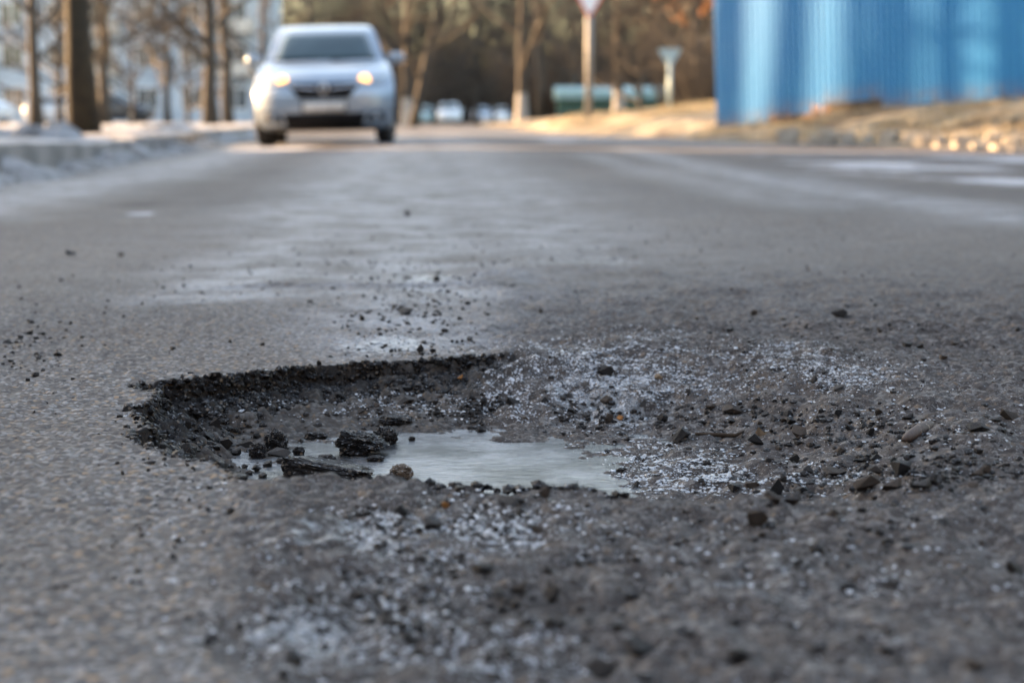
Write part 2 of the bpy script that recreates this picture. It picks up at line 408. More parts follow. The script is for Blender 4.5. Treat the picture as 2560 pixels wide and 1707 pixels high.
for u, v, ru, rv, s in [(1480, 925, 260, 46, .72), (1740, 945, 150, 50, .40), (1640, 858, 130, 28, .34), (1980, 880, 120, 30, .34), (2120, 940, 150, 36, .38), (880, 1000, 280, 32, .36),
        (1560, 1135, 200, 45, .40), (1770, 1195, 170, 30, .50), (950, 1330, 380, 95, .46), (1270, 1330, 190, 55, .50), (820, 1540, 280, 150, .50), (1250, 1600, 260, 130, .40),
        (2100, 1400, 380, 100, .26), (2200, 1580, 380, 110, .22), (1430, 1290, 120, 34, .4), (1060, 700, 160, 40, .40), (980, 850, 190, 36, .44), (1010, 770, 140, 55, .32),
        (1450, 652, 300, 30, .34), (1720, 575, 190, 20, .32), (900, 640, 300, 40, .22), (1250, 560, 300, 55, .20), (2080, 1190, 160, 24, .3), (700, 1400, 90, 100, .36)]:
    FROST = np.maximum(FROST, s * ell(u, v, ru, rv))
FROST = np.maximum(FROST, .17 * DIRT * (Y < 5) + .0)
FROST = np.minimum(FROST * np.clip(1 + .5 * fbm(X, Y * .6, 6, 140, 3), .3, 1.4), .40 + .0 * X)
FROST = np.maximum(FROST, .36 * ell(1000, 1420, 400, 230) * DIRT)
ICE = np.zeros_like(X)
for u, v, ru, rv, s in [(985, 862, 190, 30, .50), (1060, 700, 120, 26, .34), (950, 790, 90, 50, .3), (1200, 1075, 260, 26, .45), (1700, 1195, 200, 20, .3), (1380, 1330, 160, 30, .3), (980, 1340, 380, 90, .40), (850, 1560, 330, 140, .42), (1900, 1450, 500, 120, .28), (1500, 930, 230, 36, .35), (700, 850, 400, 60, .22)]:
    ICE = np.maximum(ICE, s * ell(u, v, ru, rv))
ICE *= np.clip(.95 + .6 * fbm(X, Y, 7, 145, 3), 0, 1.3)
SALT = np.zeros_like(X)
for px, w0, w1, s in [([(560, 740), (760, 570), (890, 450), (960, 372), (985, 335)], .18, .55, .75), ([(1350, 620), (1240, 480), (1160, 390), (1100, 335)], .30, .6, .6), ([(1040, 860), (1030, 740), (1020, 600), (1010, 460), (990, 340)], .14, .55, .72), ([(1150, 640), (1090, 480), (1050, 380)], .2, .4, .4),
        ([(-200, 545), (0, 505), (300, 437), (560, 380), (650, 352)], .30, .5, .8), ([(1560, 372), (1800, 425), (2150, 490), (2700, 560)], .2, .3, .6), ([(1450, 385), (1750, 455), (2050, 520)], .15, .25, .4),
        ([(1900, 375), (2300, 385), (2700, 392)], .6, .6, .5), ([(1050, 322), (1200, 330), (1500, 350), (1900, 366)], .9, .6, .6)]:
    SALT = np.maximum(SALT, 1.15 * s * stroke(px, w0, w1))
SALT = np.maximum(SALT, .30 * mask_far * (1 - ss(.0, 1.3, np.abs(X + .07 * Y - .1))))
SNOW = np.zeros_like(X)
for u, v, ru, rv, s in [(2250, 418, 420, 30, .40), (2460, 445, 260, 26, .40), (2000, 392, 160, 12, .38), (360, 537, 55, 6, .6), (700, 365, 120, 8, .45), (2560, 395, 300, 12, .5), (1400, 352, 120, 6, .4)]:
    SNOW = np.maximum(SNOW, s * ell(u, v, ru, rv))
SNOW *= np.clip(1 + .55 * fbm(X, Y, 1.6, 147, 3), 0, 1.5)
q = X + .07 * Y
BROWN = np.clip(mask_far * (.74 + .45 * fbm(X, Y * .5, .8, 155, 3)), 0, 1)
for u, v, ru, rv, s in [(2300, 640, 400, 60, .6), (1240, 695, 110, 25, .9), (1800, 640, 300, 40, .4), (2480, 800, 200, 40, .5), (400, 640, 300, 60, .5)]:
    BROWN = np.maximum(BROWN, s * ell(u, v, ru, rv))
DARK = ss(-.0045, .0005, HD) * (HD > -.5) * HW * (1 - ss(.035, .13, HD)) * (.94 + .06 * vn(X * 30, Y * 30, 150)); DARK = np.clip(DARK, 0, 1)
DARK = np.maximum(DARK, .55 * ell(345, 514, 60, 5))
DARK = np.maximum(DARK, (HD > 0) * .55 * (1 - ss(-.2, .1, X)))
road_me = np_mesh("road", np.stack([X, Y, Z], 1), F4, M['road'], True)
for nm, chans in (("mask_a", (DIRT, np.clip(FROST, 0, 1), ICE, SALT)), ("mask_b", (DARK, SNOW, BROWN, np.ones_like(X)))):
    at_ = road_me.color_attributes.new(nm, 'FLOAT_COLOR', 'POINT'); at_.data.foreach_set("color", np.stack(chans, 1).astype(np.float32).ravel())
tag(link(bpy.data.objects.new("road", road_me)), "worn frosty asphalt road with a deep pothole", kind="structure")

# the frozen puddle at the bottom of the pothole
px_, py_ = np.arange(-.42, .20, .004), np.arange(1.46, 2.14, .005)
PX, PY = np.meshgrid(px_, py_); a, b = PX.ravel(), PY.ravel()
ICEZ = -.0605
hz = Hs(a, b); keep = (hz < ICEZ + .0012)
pz = ICEZ + .0004 * fbm(a, b, 40, 160, 2)
idx = -np.ones(len(a), np.int64)
n1 = len(px_); fi = np.array([[j * n1 + i, j * n1 + i + 1, (j + 1) * n1 + i + 1, (j + 1) * n1 + i] for j in range(len(py_) - 1) for i in range(n1 - 1)])
fi = fi[keep[fi].any(1)]; used = np.unique(fi); idx[used] = np.arange(len(used))
ice_me = np_mesh("ice", np.stack([a, b, pz], 1)[used], idx[fi], M['ice'], True)
tag(link(bpy.data.objects.new("ice", ice_me)), "frozen puddle shining at the bottom of the pothole", kind="structure")

# ------------------------------------------------------------------ verges
def verge_mat(name, c1, c2, c3, sc=1.2):
    n = NT(name); f = n.mr(n.noise(sc, 6, .65), .38, .62); g = n.mr(n.noise(sc * 6, 6, .7), .4, .66)
    n.set(**{'Base Color': n.mix(f, n.mix(g, c1, c2), c3), 'Roughness': .85, 'Specular IOR Level': .2})
    n.l(n.bump(n.noise(sc * 14, 5, .7), .03, .8), n.p.inputs['Normal']); return n.m
M['verge_l'] = verge_mat("dirty_snow_verge", (.15, .13, .11), (.34, .32, .30), (.48, .475, .47), 1.1)
M['verge_r'] = verge_mat("dry_grass_verge", (.055, .042, .030), (.15, .115, .08), (.33, .28, .20), 1.6)
M['kerb'] = simple("concrete_kerb", (.12, .12, .12), (.22, .215, .21), 5, .8, bump=.004, bsc=40)
M['block'] = simple("old_concrete_block", (.22, .19, .15), (.42, .37, .30), 6, .85, bump=.008, bsc=30)

def ZL(x, y):
    d = kerb_x(y) - x
    return .100 + .05 * ss(.0, .7, d) + .035 * fbm(x, y, .8, 201, 3) * ss(.05, .5, d) - .15 * ss(60, 150, y) - .05 * ss(10, 15, y)
la = np.concatenate([np.arange(0, 1.2, .06), np.geomspace(1.2, 160, 46)]); lb = np.concatenate([np.arange(-20, 6, 1.0), np.arange(6, 34, .22), np.geomspace(34, 420, 60)])
A, Bm = np.meshgrid(la, lb); ys = Bm.ravel(); xs = kerb_x(ys) - .14 - A.ravel() ; zs = ZL(xs, ys)
kk = np.arange((len(lb) - 1) * (len(la) - 1)); rr = kk // (len(la) - 1); cc = kk % (len(la) - 1); k0 = rr * len(la) + cc
tag(link(bpy.data.objects.new("verge_left", np_mesh("verge_left", np.stack([xs, ys, zs], 1), np.stack([k0, k0 + len(la), k0 + len(la) + 1, k0 + 1], 1), M['verge_l'], True))), kind="structure", label="raised verge of dirty snow and trampled soil")
VL = bpy.data.objects["verge_left"]

def kerb_mesh():
    bm = bmesh.new(); bmesh.ops.create_cube(bm, size=1)
    for v in bm.verts: v.co = Vector((v.co.x * .15, v.co.y * .985, v.co.z * .30))
    bmesh.ops.bevel(bm, geom=bm.edges[:], offset=.018, segments=2, affect='EDGES'); me = bpy.data.meshes.new("kerb_stone"); bm.to_mesh(me); bm.free(); me.materials.append(M['kerb']); return me
kme = kerb_mesh(); ang = math.atan2(-.1025, 1)
for i in range(44):
    y = 3.0 + i * 1.0; x = kerb_x(y) - .075; o = link(bpy.data.objects.new("kerb_stone", kme), VL)
    o.location = (x + rnd.uniform(-.012, .012), y, -.05 + .14 - .05 * float(ss(10, 15, np.array([y]))[0]) * .9 + rnd.uniform(-.012, .012) - .085); o.rotation_euler = (rnd.uniform(-.01, .01), rnd.uniform(-.04, .04), -ang * -1 + rnd.uniform(-.012, .012))
# snow ploughed against the kerb
def crust_strip(name, y0, y1, n, wid, hgt, seed, mat, off):
    t = np.linspace(0, 1, n); v = []
    cols = 14
    for i, yy in enumerate(np.linspace(y0, y1, n)):
        for j in range(cols):
            e = j / (cols - 1); x = kerb_x(yy) + off - wid * .5 + wid * e
            v.append((x, yy, e))
    v = np.array(v); prof = np.sin(np.pi * np.clip(v[:, 2], 0, 1)) ** .7
    amp = np.clip(.75 + .5 * fbm(v[:, 0], v[:, 1], 1.7, seed, 3), .1, 1.6)
    base = -.022 * ss(6, 15, v[:, 1]) * 2.7 - .02
    z = base + hgt * prof * amp + .012 * fbm(v[:, 0], v[:, 1], 9, seed + 9, 2)
    kk = np.arange((n - 1) * (cols - 1)); rr = kk // (cols - 1); cc = kk % (cols - 1); k0 = rr * cols + cc
    return np_mesh(name, np.stack([v[:, 0], v[:, 1], z], 1), np.stack([k0, k0 + 1, k0 + cols + 1, k0 + cols], 1), mat, True)
M['dirty_snow'] = verge_mat("dirty_ploughed_snow", (.09, .085, .08), (.22, .215, .215), (.34, .345, .355), 3.5)
tag(link(bpy.data.objects.new("ploughed_snow", crust_strip("ploughed_snow", 4, 42, 240, .50, .125, 301, M['dirty_snow'], .06))), "dirty ploughed snow crusted along the kerb", kind="stuff")

def ZRd(x, y):
    d, i, t = seg_dist(x, y, RB); ax = np.array([p[0] for p in RB]); ay = np.array([p[1] for p in RB])
    j = np.clip(i + 1, 0, len(RB) - 1); cr = (ax[j] - ax[i]) * (y - ay[i]) - (ay[j] - ay[i]) * (x - ax[i]); d = np.where(cr > 0, d, -d)
    R = 3.2 - 1.7 * ss(24, 32, y)
    z = -.06 + .06 * ss(-.3, .15, d) + .38 * ss(.05, 1, d / R) + .11 * np.clip(d - 2, 0, 4.0)
    z = z * (1 - .6 * ss(45, 75, y)) - .15 * ss(60, 150, y)
    return z + .035 * fbm(x, y, .9, 220, 3) * ss(0, .5, d) + .012 * fbm(x, y, 5, 225, 2) * ss(0, .3, d), d
va = np.concatenate([np.arange(-3, 12, .12), np.geomspace(12, 160, 40)]); vb = np.concatenate([np.arange(8, 46, .14), np.geomspace(46, 420, 60)])
A, Bm = np.meshgrid(va, vb); a, b = A.ravel(), Bm.ravel(); z, d = ZRd(a, b)
f = np.array([[j * len(va) + i, j * len(va) + i + 1, (j + 1) * len(va) + i + 1, (j + 1) * len(va) + i] for j in range(len(vb) - 1) for i in range(len(va) - 1)])
f = f[(d[f] > -.35).all(1)]; used = np.unique(f); idx = -np.ones(len(a), np.int64); idx[used] = np.arange(len(used))
VR = tag(link(bpy.data.objects.new("verge_right", np_mesh("verge_right", np.stack([a, b, z], 1)[used], idx[f], M['verge_r'], True))), "rising verge of dry grass and soil at the road corner", kind="structure")
def zr(x, y): return float(ZRd(np.array([float(x)]), np.array([float(y)]))[0][0])
def zl(x, y): return float(ZL(np.array([float(x)]), np.array([float(y)]))[0])
def zg(x, y): return float(Hs(np.array([float(x)]), np.array([float(y)]))[0])

# ------------------------------------------------------------------ silver car
def mat_paint(name, c, metal=.6, rough=.3):
    n = NT(name); d = n.mr(n.noise(3, 5, .65), .4, .75, 0, .35)
    n.set(**{'Base Color': n.mix(d, c, [k * .72 for k in c]), 'Metallic': metal, 'Roughness': n.mixf(d, rough, rough + .2), 'Coat Weight': .6, 'Coat Roughness': .1}); return n.m
M['silver'] = mat_paint("silver_blue_paint", (.27, .33, .39), .45, .34)
M['tyre'] = simple("tyre_rubber", (.012, .012, .012), (.028, .027, .026), 30, .8)
M['rim'] = simple("alloy", (.25, .26, .27), (.4, .4, .41), 12, .4, .8)
M['glass'] = simple("car_glass", (.022, .048, .058), (.036, .068, .078), 2, .06, 0, spec=.45)
M['trim'] = simple("black_plastic", (.004, .004, .005), (.010, .010, .011), 20, .6, spec=.12)
M['chrome'] = simple("chrome", (.55, .56, .58), (.7, .7, .72), 10, .15, 1.0)
M['lens'] = simple("lamp_lens", (.22, .27, .31), (.34, .39, .43), 18, .12, .2, spec=.8)
M['plate'] = simple("plate_white", (.42, .41, .39), (.56, .55, .52), 9, .5)
M['ink'] = simple("plate_ink", (.05, .05, .06), (.09, .09, .1), 9, .5)
def emit(name, c, s):
    n = NT(name); n.set(**{'Base Color': c, 'Emission Color': c}); n.p.inputs['Emission Strength'].default_value = s
    v = n.math('MULTIPLY', n.mr(n.noise(40, 2), .2, .8, .85, 1.15), s); n.l(v, n.p.inputs['Emission Strength']); return n.m
M['lamp'] = emit("headlamp_bulb", (1.0, .50, .15), .60)

CZ = np.array([.17, .22, .30, .45, .58, .66, .72, .80, .88, .94, .985, 1.02, 1.10, 1.25, 1.38, 1.44, 1.48, 1.505])
CF = np.array([.30, .10, .04, .00, .00, .02, .05, .16, .38, .65, .95, 1.10, 1.22, 1.45, 1.68, 1.84, 2.05, 2.40])
CB = np.array([.25, .28, .30, .32, .33, .34, .36, .36, .33, .28, .22, .16, .14, .13, .12, .12, .10, .05])
CW = np.array([.70, .78, .83, .855, .865, .865, .86, .85, .835, .825, .80, .765, .735, .69, .645, .615, .565, .45])
CR = np.array([4.05, 4.18, 4.24, 4.28, 4.30, 4.30, 4.29, 4.28, 4.26, 4.23, 4.18, 4.05, 3.92, 3.72, 3.52, 3.40, 3.20, 2.90])
def cf(z): return np.interp(z, CZ, CF), np.interp(z, CZ, CB), np.interp(z, CZ, CW), np.interp(z, CZ, CR)
def car_front(x, z):
    a, b, w, _ = cf(z); return a + b * np.minimum(1, abs(x) / w) ** 3
def car_body_mesh(mat, detail=True):
    zs = np.unique(np.concatenate([CZ, np.linspace(.17, 1.505, 46 if detail else 20)])); vs = []; N = 23 if detail else 13
    for z in zs:
        a, b, w, r = cf(z); ring = []
        for k in range(N):
            x = -w + 2 * w * k / (N - 1); x = w * math.sin(math.pi / 2 * (2 * k / (N - 1) - 1)); ring.append((x, a + b * (abs(x) / w) ** 3))
        for k in range(1, 13): ring.append((w * (1 - .03 * math.sin(math.pi * k / 13) * 0), a + b + (r - .22 - a - b) * k / 13))
        for k in range(N):
            x = -w * math.sin(math.pi / 2 * (2 * k / (N - 1) - 1)); ring.append((x, r - .22 * (abs(x) / w) ** 4))
        for k in range(12, 0, -1): ring.append((-w, a + b + (r - .22 - a - b) * k / 13))
        vs.append([(x, y, z) for x, y in ring])
    n = len(vs[0]); mb = MB(); fl = [p for rr in vs for p in rr]
    fs = [(i * n + k, i * n + (k + 1) % n, (i + 1) * n + (k + 1) % n, (i + 1) * n + k) for i in range(len(vs) - 1) for k in range(n)]
    fs += [tuple(range(n - 1, -1, -1)), tuple((len(vs) - 1) * n + k for k in range(n))]
    mb.add(fl, fs); me = mb.mesh("body", mat, True); bm = bmesh.new(); bm.from_mesh(me)
    bmesh.ops.remove_doubles(bm, verts=bm.verts[:], dist=1e-4); bmesh.ops.recalc_face_normals(bm, faces=bm.faces[:]); bm.to_mesh(me); bm.free(); return me
def boolean_diff(me, cutters):
    ob = link(bpy.data.objects.new("tmp", me)); cs = []
    for c in cutters:
        co = c.build("cut"); cs.append(co); m = ob.modifiers.new("b", 'BOOLEAN'); m.operation = 'DIFFERENCE'; m.object = co; m.solver = 'EXACT'
    bpy.context.view_layer.update()
    res = bpy.data.meshes.new_from_object(ob.evaluated_get(bpy.context.evaluated_depsgraph_get()))
    for c in cs: bpy.data.objects.remove(c)
    bpy.data.objects.remove(ob); return res
def cyl(x0, x1, y, z, r, n=28):
    mb = MB(); mb.tube([(x0, y, z), (x1, y, z)], [r, r], n); return mb
def patch(name, quad, mat, parent, off=.006, nu=10, nv=5, fn=None, depth=.02):
    """quad of (x,z) corners (bl, br, tr, tl) laid on the nose of the car, with an edge running back into it"""
    fn = fn or car_front; mb = MB(); g = []
    for j in range(nv + 1):
        for i in range(nu + 1):
            s, t = i / nu, j / nv; p = [(quad[0][k] * (1 - s) + quad[1][k] * s) * (1 - t) + (quad[3][k] * (1 - s) + quad[2][k] * s) * t for k in (0, 1)]
            g.append((p[0], float(fn(p[0], p[1])) - off, p[1]))
    w = nu + 1; fs = [(j * w + i, j * w + i + 1, (j + 1) * w + i + 1, (j + 1) * w + i) for j in range(nv) for i in range(nu)]
    ed = [i for i in range(w)] + [j * w + nu for j in range(1, nv + 1)] + [nv * w + i for i in range(nu - 1, -1, -1)] + [j * w for j in range(nv - 1, 0, -1)]
    n0 = len(g); g += [(g[e][0], g[e][1] + depth, g[e][2]) for e in ed]
    fs += [(ed[k], n0 + k, n0 + (k + 1) % len(ed), ed[(k + 1) % len(ed)]) for k in range(len(ed))]
    mb.add(g, fs); return mb.build(name, mat, parent, True)
def disc(name, x, z, r, mat, parent, off, sx=1.0, n=20, fn=None):
    fn = fn or car_front; y = float(fn(x, z)) - off; mb = MB(); prof = [(r, .03), (r, .004), (r * .9, 0), (0.0005, -.004)]
    vs = []; 
    for k in range(n):
        a = 2 * math.pi * k / n
        for rr, h in prof: vs.append((x + rr * sx * math.cos(a), y + h, z + rr * math.sin(a)))
    q_ = len(prof); mb.add(vs, [(i * q_ + j, ((i + 1) % n) * q_ + j, ((i + 1) % n) * q_ + j + 1, i * q_ + j + 1) for i in range(n) for j in range(q_ - 1)]); return mb.build(name, mat, parent, True)
def wheel(parent, x, y, steer=0.0, r=.305):
    s = 1 if x > 0 else -1
    t = MB(); t.lathe([(r * .62, -.095), (r * .9, -.1), (r * .985, -.085), (r, -.05), (r, .05), (r * .985, .085), (r * .9, .1), (r * .62, .095), (r * .62, -.095)], 32, 'x')
    o = t.build("wheel", M['tyre'], parent, True); o.location = (x, y, r); o.rotation_euler = (0, 0, steer)
    m = MB(); m.lathe([(r * .63, -.08 * s), (r * .63, .06 * s), (r * .56, .075 * s), (r * .2, .05 * s), (r * .16, .075 * s), (.001, .078 * s)], 24, 'x')
    for k in range(5):
        mm = Matrix.Rotation(2 * math.pi * k / 5, 4, 'X'); m.box(min(.05 * s, .082 * s), max(.05 * s, .082 * s), -.022, .022, r * .12, r * .6, mm)
    m.build("rim", M['rim'], o, True); return o

def make_car(name, paint, loc, rz, roll=0.0, label="", steer=0.0, lamps=True, full=True):
    root = empty(name, loc, rz); root.rotation_euler = (0, roll, rz); root.scale = (1.0, 1.0, 1.045) if full else (1, 1, 1)
    body = boolean_diff(car_body_mesh(paint, full), [cyl(sx * .55, sx * 1.1, y, .31, .355) for sx in (-1, 1) for y in (.82, 3.38)])
    link(bpy.data.objects.new("body", body), root)
    if not body.materials: body.materials.append(paint)
    patch("windshield", [(-.655, 1.03), (.655, 1.03), (.53, 1.385), (-.53, 1.385)], M['glass'], root, .008, 12, 6)
    for s in (-1, 1):
        wmb = MB()
        for (ya, yb) in ((1.75, 2.55), (2.62, 3.35)):
            p = [(s * (cf(z)[2] + .006), y, z) for z, y in ((1.04, ya - .25 if ya < 2 else ya), (1.04, yb), (1.36, yb if yb < 3 else yb - .2), (1.36, ya + .1 if ya < 2 else ya))]
            p2 = [(x - s * .03, y, z) for x, y, z in p]; wmb.add(p + p2, [(0, 1, 2, 3), (4, 7, 6, 5), (0, 4, 5, 1), (1, 5, 6, 2), (2, 6, 7, 3), (3, 7, 4, 0)])
        wmb.build("side_window", M['glass'], root)
        for y in (.82, 3.38): wheel(root, s * .745, y, steer if y < 2 else 0)
        mb = MB(); m = Matrix.Translation((s * .915, 1.42, 1.045)) @ Matrix.Diagonal((.105, .06, .075, 1))
        bm = bmesh.new(); bmesh.ops.create_icosphere(bm, subdivisions=3, radius=1)
        for v in bm.verts:
            c = v.co; v.co = Vector([math.copysign(abs(k) ** .7, k) for k in c]); 
            if v.co.y > .5: v.co.y = .5
        me = bpy.data.meshes.new("mirror"); bm.transform(m); bm.to_mesh(me); bm.free(); me.materials.append(paint); me.polygons.foreach_set("use_smooth", [True] * len(me.polygons))
        mo = link(bpy.data.objects.new("mirror", me), root)
        MB().tube([(s * .74, 1.46, .985), (s * .88, 1.43, 1.01)], [.03, .025], 8).build("mirror_arm", M['trim'], mo)
        if full:
            patch("headlight", [(s * .36, .715), (s * .70, .70), (s * .80, .845), (s * .47, .80)], M['lens'], root, .010, 8, 5)
            disc("headlight_bulb", s * .50, .762, .064, M['lamp'] if lamps else M['lens'], root, .030, 1.05)
            patch("fog_lamp_recess", [(s * .50, .285), (s * .74, .30), (s * .72, .385), (s * .54, .36)], M['trim'], root, .006, 6, 3)
            disc("fog_lamp", s * .63, .335, .036, M['lens'], root, .016)
    if full:
        patch("grille", [(-.30, .55), (.30, .55), (.45, .725), (-.45, .725)], M['trim'], root, .007, 14, 5)
        for s in (-1, 1): patch("grille_bar", [(s * .10, .655), (s * .385, .685), (s * .39, .70), (s * .10, .672)], M['chrome'], root, .016, 8, 2)
        em = MB(); y = float(car_front(0, .66)) - .03      # diamond-shaped badge, a frame with an open centre
        o_ = [(0, .10), (.076, 0), (0, -.10), (-.076, 0)]; i_ = [(0, .052), (.036, 0), (0, -.052), (-.036, 0)]
        vs = [(a, y, .665 + b) for a, b in o_] + [(a, y - .012, .665 + b) for a, b in i_] + [(a, y + .05, .665 + b) for a, b in o_] + [(a, y + .05, .665 + b) for a, b in i_]
        fs = []
        for k in range(4):
            l = (k + 1) % 4; fs += [(k, l, 4 + l, 4 + k), (k, 8 + k, 8 + l, l), (4 + k, 4 + l, 12 + l, 12 + k)]
        em.add(vs, fs).build("emblem", M['rim'], root)
        patch("number_plate_holder", [(-.28, .395), (.28, .395), (.28, .52), (-.28, .52)], M['trim'], root, .012, 6, 3)
        np_ = patch("number_plate", [(-.26, .405), (.26, .405), (.26, .51), (-.26, .51)], M['plate'], root, .018, 6, 3)
        ink = MB(); xx = -.2
        for wd in (.035, .03, .035, .03, .04, .035, .025, .03): ink.box(xx, xx + wd, float(car_front(0, .46)) - .024, float(car_front(0, .46)) - .012, .43, .49); xx += .052
        patch("lower_intake", [(-.46, .228), (.46, .228), (.50, .382), (-.50, .382)], M['trim'], root, .006, 12, 4)
        for s in (-1, 1): MB().tube([(s * .30 - .22, 1.02, 1.02), (s * .30 + .2, 1.0, 1.035)], [.012, .008], 6).build("wiper", M['trim'], root)
        patch("splitter", [(-.62, .19), (.62, .19), (.64, .225), (-.64, .225)], M['trim'], root, .012, 12, 2)
        # dashboard, seats seen through the glass are dark; roof aerial
        MB().tube([(0, 3.05, 1.49), (0, 3.25, 1.66)], [.006, .003], 6).build("aerial", M['trim'], root)
    tag(root, label, "car"); return root
cx = -2.28; cy = 21.0; cz = zg(cx, cy + .8)
make_car("silver_car", M['silver'], (cx, cy, cz - .004), math.radians(4.5), math.radians(-1.3), "silver blue car driving towards the pothole with both headlights on", steer=math.radians(-9))

M['p_white'] = mat_paint("white_van_paint", (.50, .55, .60), 0, .4); M['p_teal'] = mat_paint("pale_teal_paint", (.22, .36, .40), .1, .4); M['p_dark'] = mat_paint("dark_navy_paint", (.012, .016, .024), .1, .3); M['p_grey'] = mat_paint("grey_blue_paint", (.30, .35, .43), .2, .4)
for u, y, p, lab, sc in [(1060, 140, 'p_teal', "pale teal car parked at the far end of the road", 1.0), (1124, 150, 'p_white', "tall white van parked at the far end of the road", 1.22),
                     (1206, 160, 'p_grey', "grey blue car parked next to the whitewashed tree far down the road", 1.05), (1258, 150, 'p_white', "white car parked beside a grey blue one far down the road", 1.0)]:
    x, _ = at(u, y); c = make_car("parked_car" if 'van' not in lab else "parked_van", M[p], (x, y, zg(x, y)), 0.05, 0, lab, full=False); c.scale = (sc, sc, sc)
    c["category"] = "van" if 'van' in lab else "car"
for u, y, p, lab, rz in [(385, 84, 'p_dark', "dark navy car parked broadside in front of the apartment block", 1.45), (20, 70, 'p_white', "white car parked near the low house behind the bare tree", 1.2), (262, 92, 'p_white', "white car parked behind the mossy tree near the apartment block", 1.5)]:
    x, _ = at(u, y); make_car("parked_car", M[p], (x, y, zl(x, y)), rz, 0, lab, full=False)

# ------------------------------------------------------------------ blue fence
def blue_mat():
    n = NT("blue_sheet_metal"); d = n.mr(n.noise(2.5, 5, .65, n.vec((1, 1, .25))), .42, .75, 0, .4)
    sz = n.n('ShaderNodeSeparateXYZ'); n.l(n.co.outputs['Object'], sz.inputs[0]); mud = n.math('MULTIPLY', n.mr(sz.outputs[2], .0, .34, 1, 0), n.mr(n.noise(9, 6, .7), .38, .6))
    n.set(**{'Base Color': n.mix(n.math('MULTIPLY', mud, .7), n.mix(d, (.0, .142, .36), (.005, .165, .37)), (.12, .10, .08)), 'Roughness': n.mixf(d, .46, .6), 'Specular IOR Level': .09, 'Metallic': .0}); return n.m
M['blue'] = blue_mat()

FA = math.radians(52); F0 = Vector((3.33, 28.0, 0)); FD = Vector((math.cos(FA), -math.sin(FA), 0)); FN = Vector((-math.sin(FA), -math.cos(FA), 0))
fence = empty("fence", (F0.x, F0.y, zr(F0.x, F0.y)), -FA); tag(fence, "tall blue corrugated metal fence on the grassy corner", "fence")
base0 = fence.location.z
def sheet(w, h):
    prof = []; x = 0
    while x < w - 1e-6:
        for dx, dep in ((0, 0), (.052, 0), (.062, .011), (.105, .011)): 
            if x + dx <= w: prof.append((x + dx, -dep))
        x += .115
    prof.append((w, 0)); zs_ = np.linspace(0, h, 7); mb = MB(); n = len(prof)
    vs = [(a, b, z) for z in zs_ for a, b in prof] + [(a, b + .0015, z) for z in zs_ for a, b in prof]; N = n * len(zs_)
    fs = [(j * n + i, j * n + i + 1, (j + 1) * n + i + 1, (j + 1) * n + i) for j in range(len(zs_) - 1) for i in range(n - 1)]
    fs += [(N + b_, N + a_, N + d_, N + c_) for (a_, b_, c_, d_) in [(f[0], f[1], f[2], f[3]) for f in fs]]
    mb.add(vs, fs); return mb.mesh("sheet", M['blue'])
sm_ = sheet(1.15, 3.3)
for k in range(13):
    s0 = k * 1.145; x0 = F0 + FD * s0
    lift = {0: .02, 1: .10, 2: .19}.get(k, .0) + (.02 * ((k * 7) % 3 - 1) if k > 2 else 0)
    gz = min(zr(x0.x, x0.y), zr((x0 + FD * 1.1).x, (x0 + FD * 1.1).y)) - base0
    bot = gz + ([.02, .08, .17, .0] + [.02] * 12)[k]
    o = link(bpy.data.objects.new("sheet", sm_), fence); o.location = (s0, -.0025 * (k % 2), bot); o.rotation_euler = (0, rnd.uniform(-.006, .006) - (.06 if k < 7 else 0), 0)
M['gap_shade'] = simple("gap_shade_dark", (.022, .016, .012), (.05, .038, .028), 9, .9)  # shade of the fence gap put into a dark colour
for s0, s1 in ((1.15, 2.25), (2.3, 3.4)):  # dark strips stand in for the shade under the lifted sheets
    x0 = F0 + FD * s0; zb = zr(x0.x, x0.y) - base0; MB().box(s0, s1, .012, .03, zb - .15, zb + .32).build("gap_shade_strip", M['gap_shade'], fence)
M['steel'] = simple("galvanised_post", (.22, .22, .23), (.33, .33, .34), 15, .5, .6)
for k in range(8):
    s0 = .1 + k * 2.2; x0 = F0 + FD * s0; MB().box(s0 - .03, s0 + .03, .03, .09, -.5 + zr(x0.x, x0.y) - base0, 3.4).build("post", M['steel'], fence)
for zz in (.9, 2.9): MB().box(0, 14.8, .012 + .018, .03 - .002 + .03, zz, zz + .05).build("rail", M['steel'], fence)

# rubble under the lifted sheets, kerb blocks along the corner
def rock_mesh(name, seed, npts=16, mat=None, smooth=False, sub=0, rough=.0):
    r_ = random.Random(seed); bm = bmesh.new()
    for _ in range(npts):
        v = Vector((r_.gauss(0, 1), r_.gauss(0, 1), r_.gauss(0, 1))).normalized() * r_.uniform(.78, 1.0); bm.verts.new(v * .5)
    res = bmesh.ops.convex_hull(bm, input=bm.verts[:])
    bmesh.ops.delete(bm, geom=[e for e in res['geom_interior'] if isinstance(e, bmesh.types.BMVert)], context='VERTS')
    if sub:
        bmesh.ops.subdivide_edges(bm, edges=bm.edges[:], cuts=sub, use_grid_fill=True)
        from mathutils import noise as mn
        for v in bm.verts: v.co += v.co.normalized() * (mn.noise(v.co * 4.5 + Vector((seed, 0, 0))) * rough + mn.noise(v.co * 11 + Vector((0, seed, 0))) * rough * .6)
    mn_, mx = [min(v.co[i] for v in bm.verts) for i in range(3)], [max(v.co[i] for v in bm.verts) for i in range(3)]
    for v in bm.verts: v.co = Vector(((v.co[i] - mn_[i]) / (mx[i] - mn_[i]) - .5) for i in range(3))
    bmesh.ops.triangulate(bm, faces=bm.faces[:])
    me = bpy.data.meshes.new(name); bm.to_mesh(me); bm.free()
    if mat: me.materials.append(mat)
    if smooth: me.polygons.foreach_set("use_smooth", [True] * len(me.polygons))
    return me
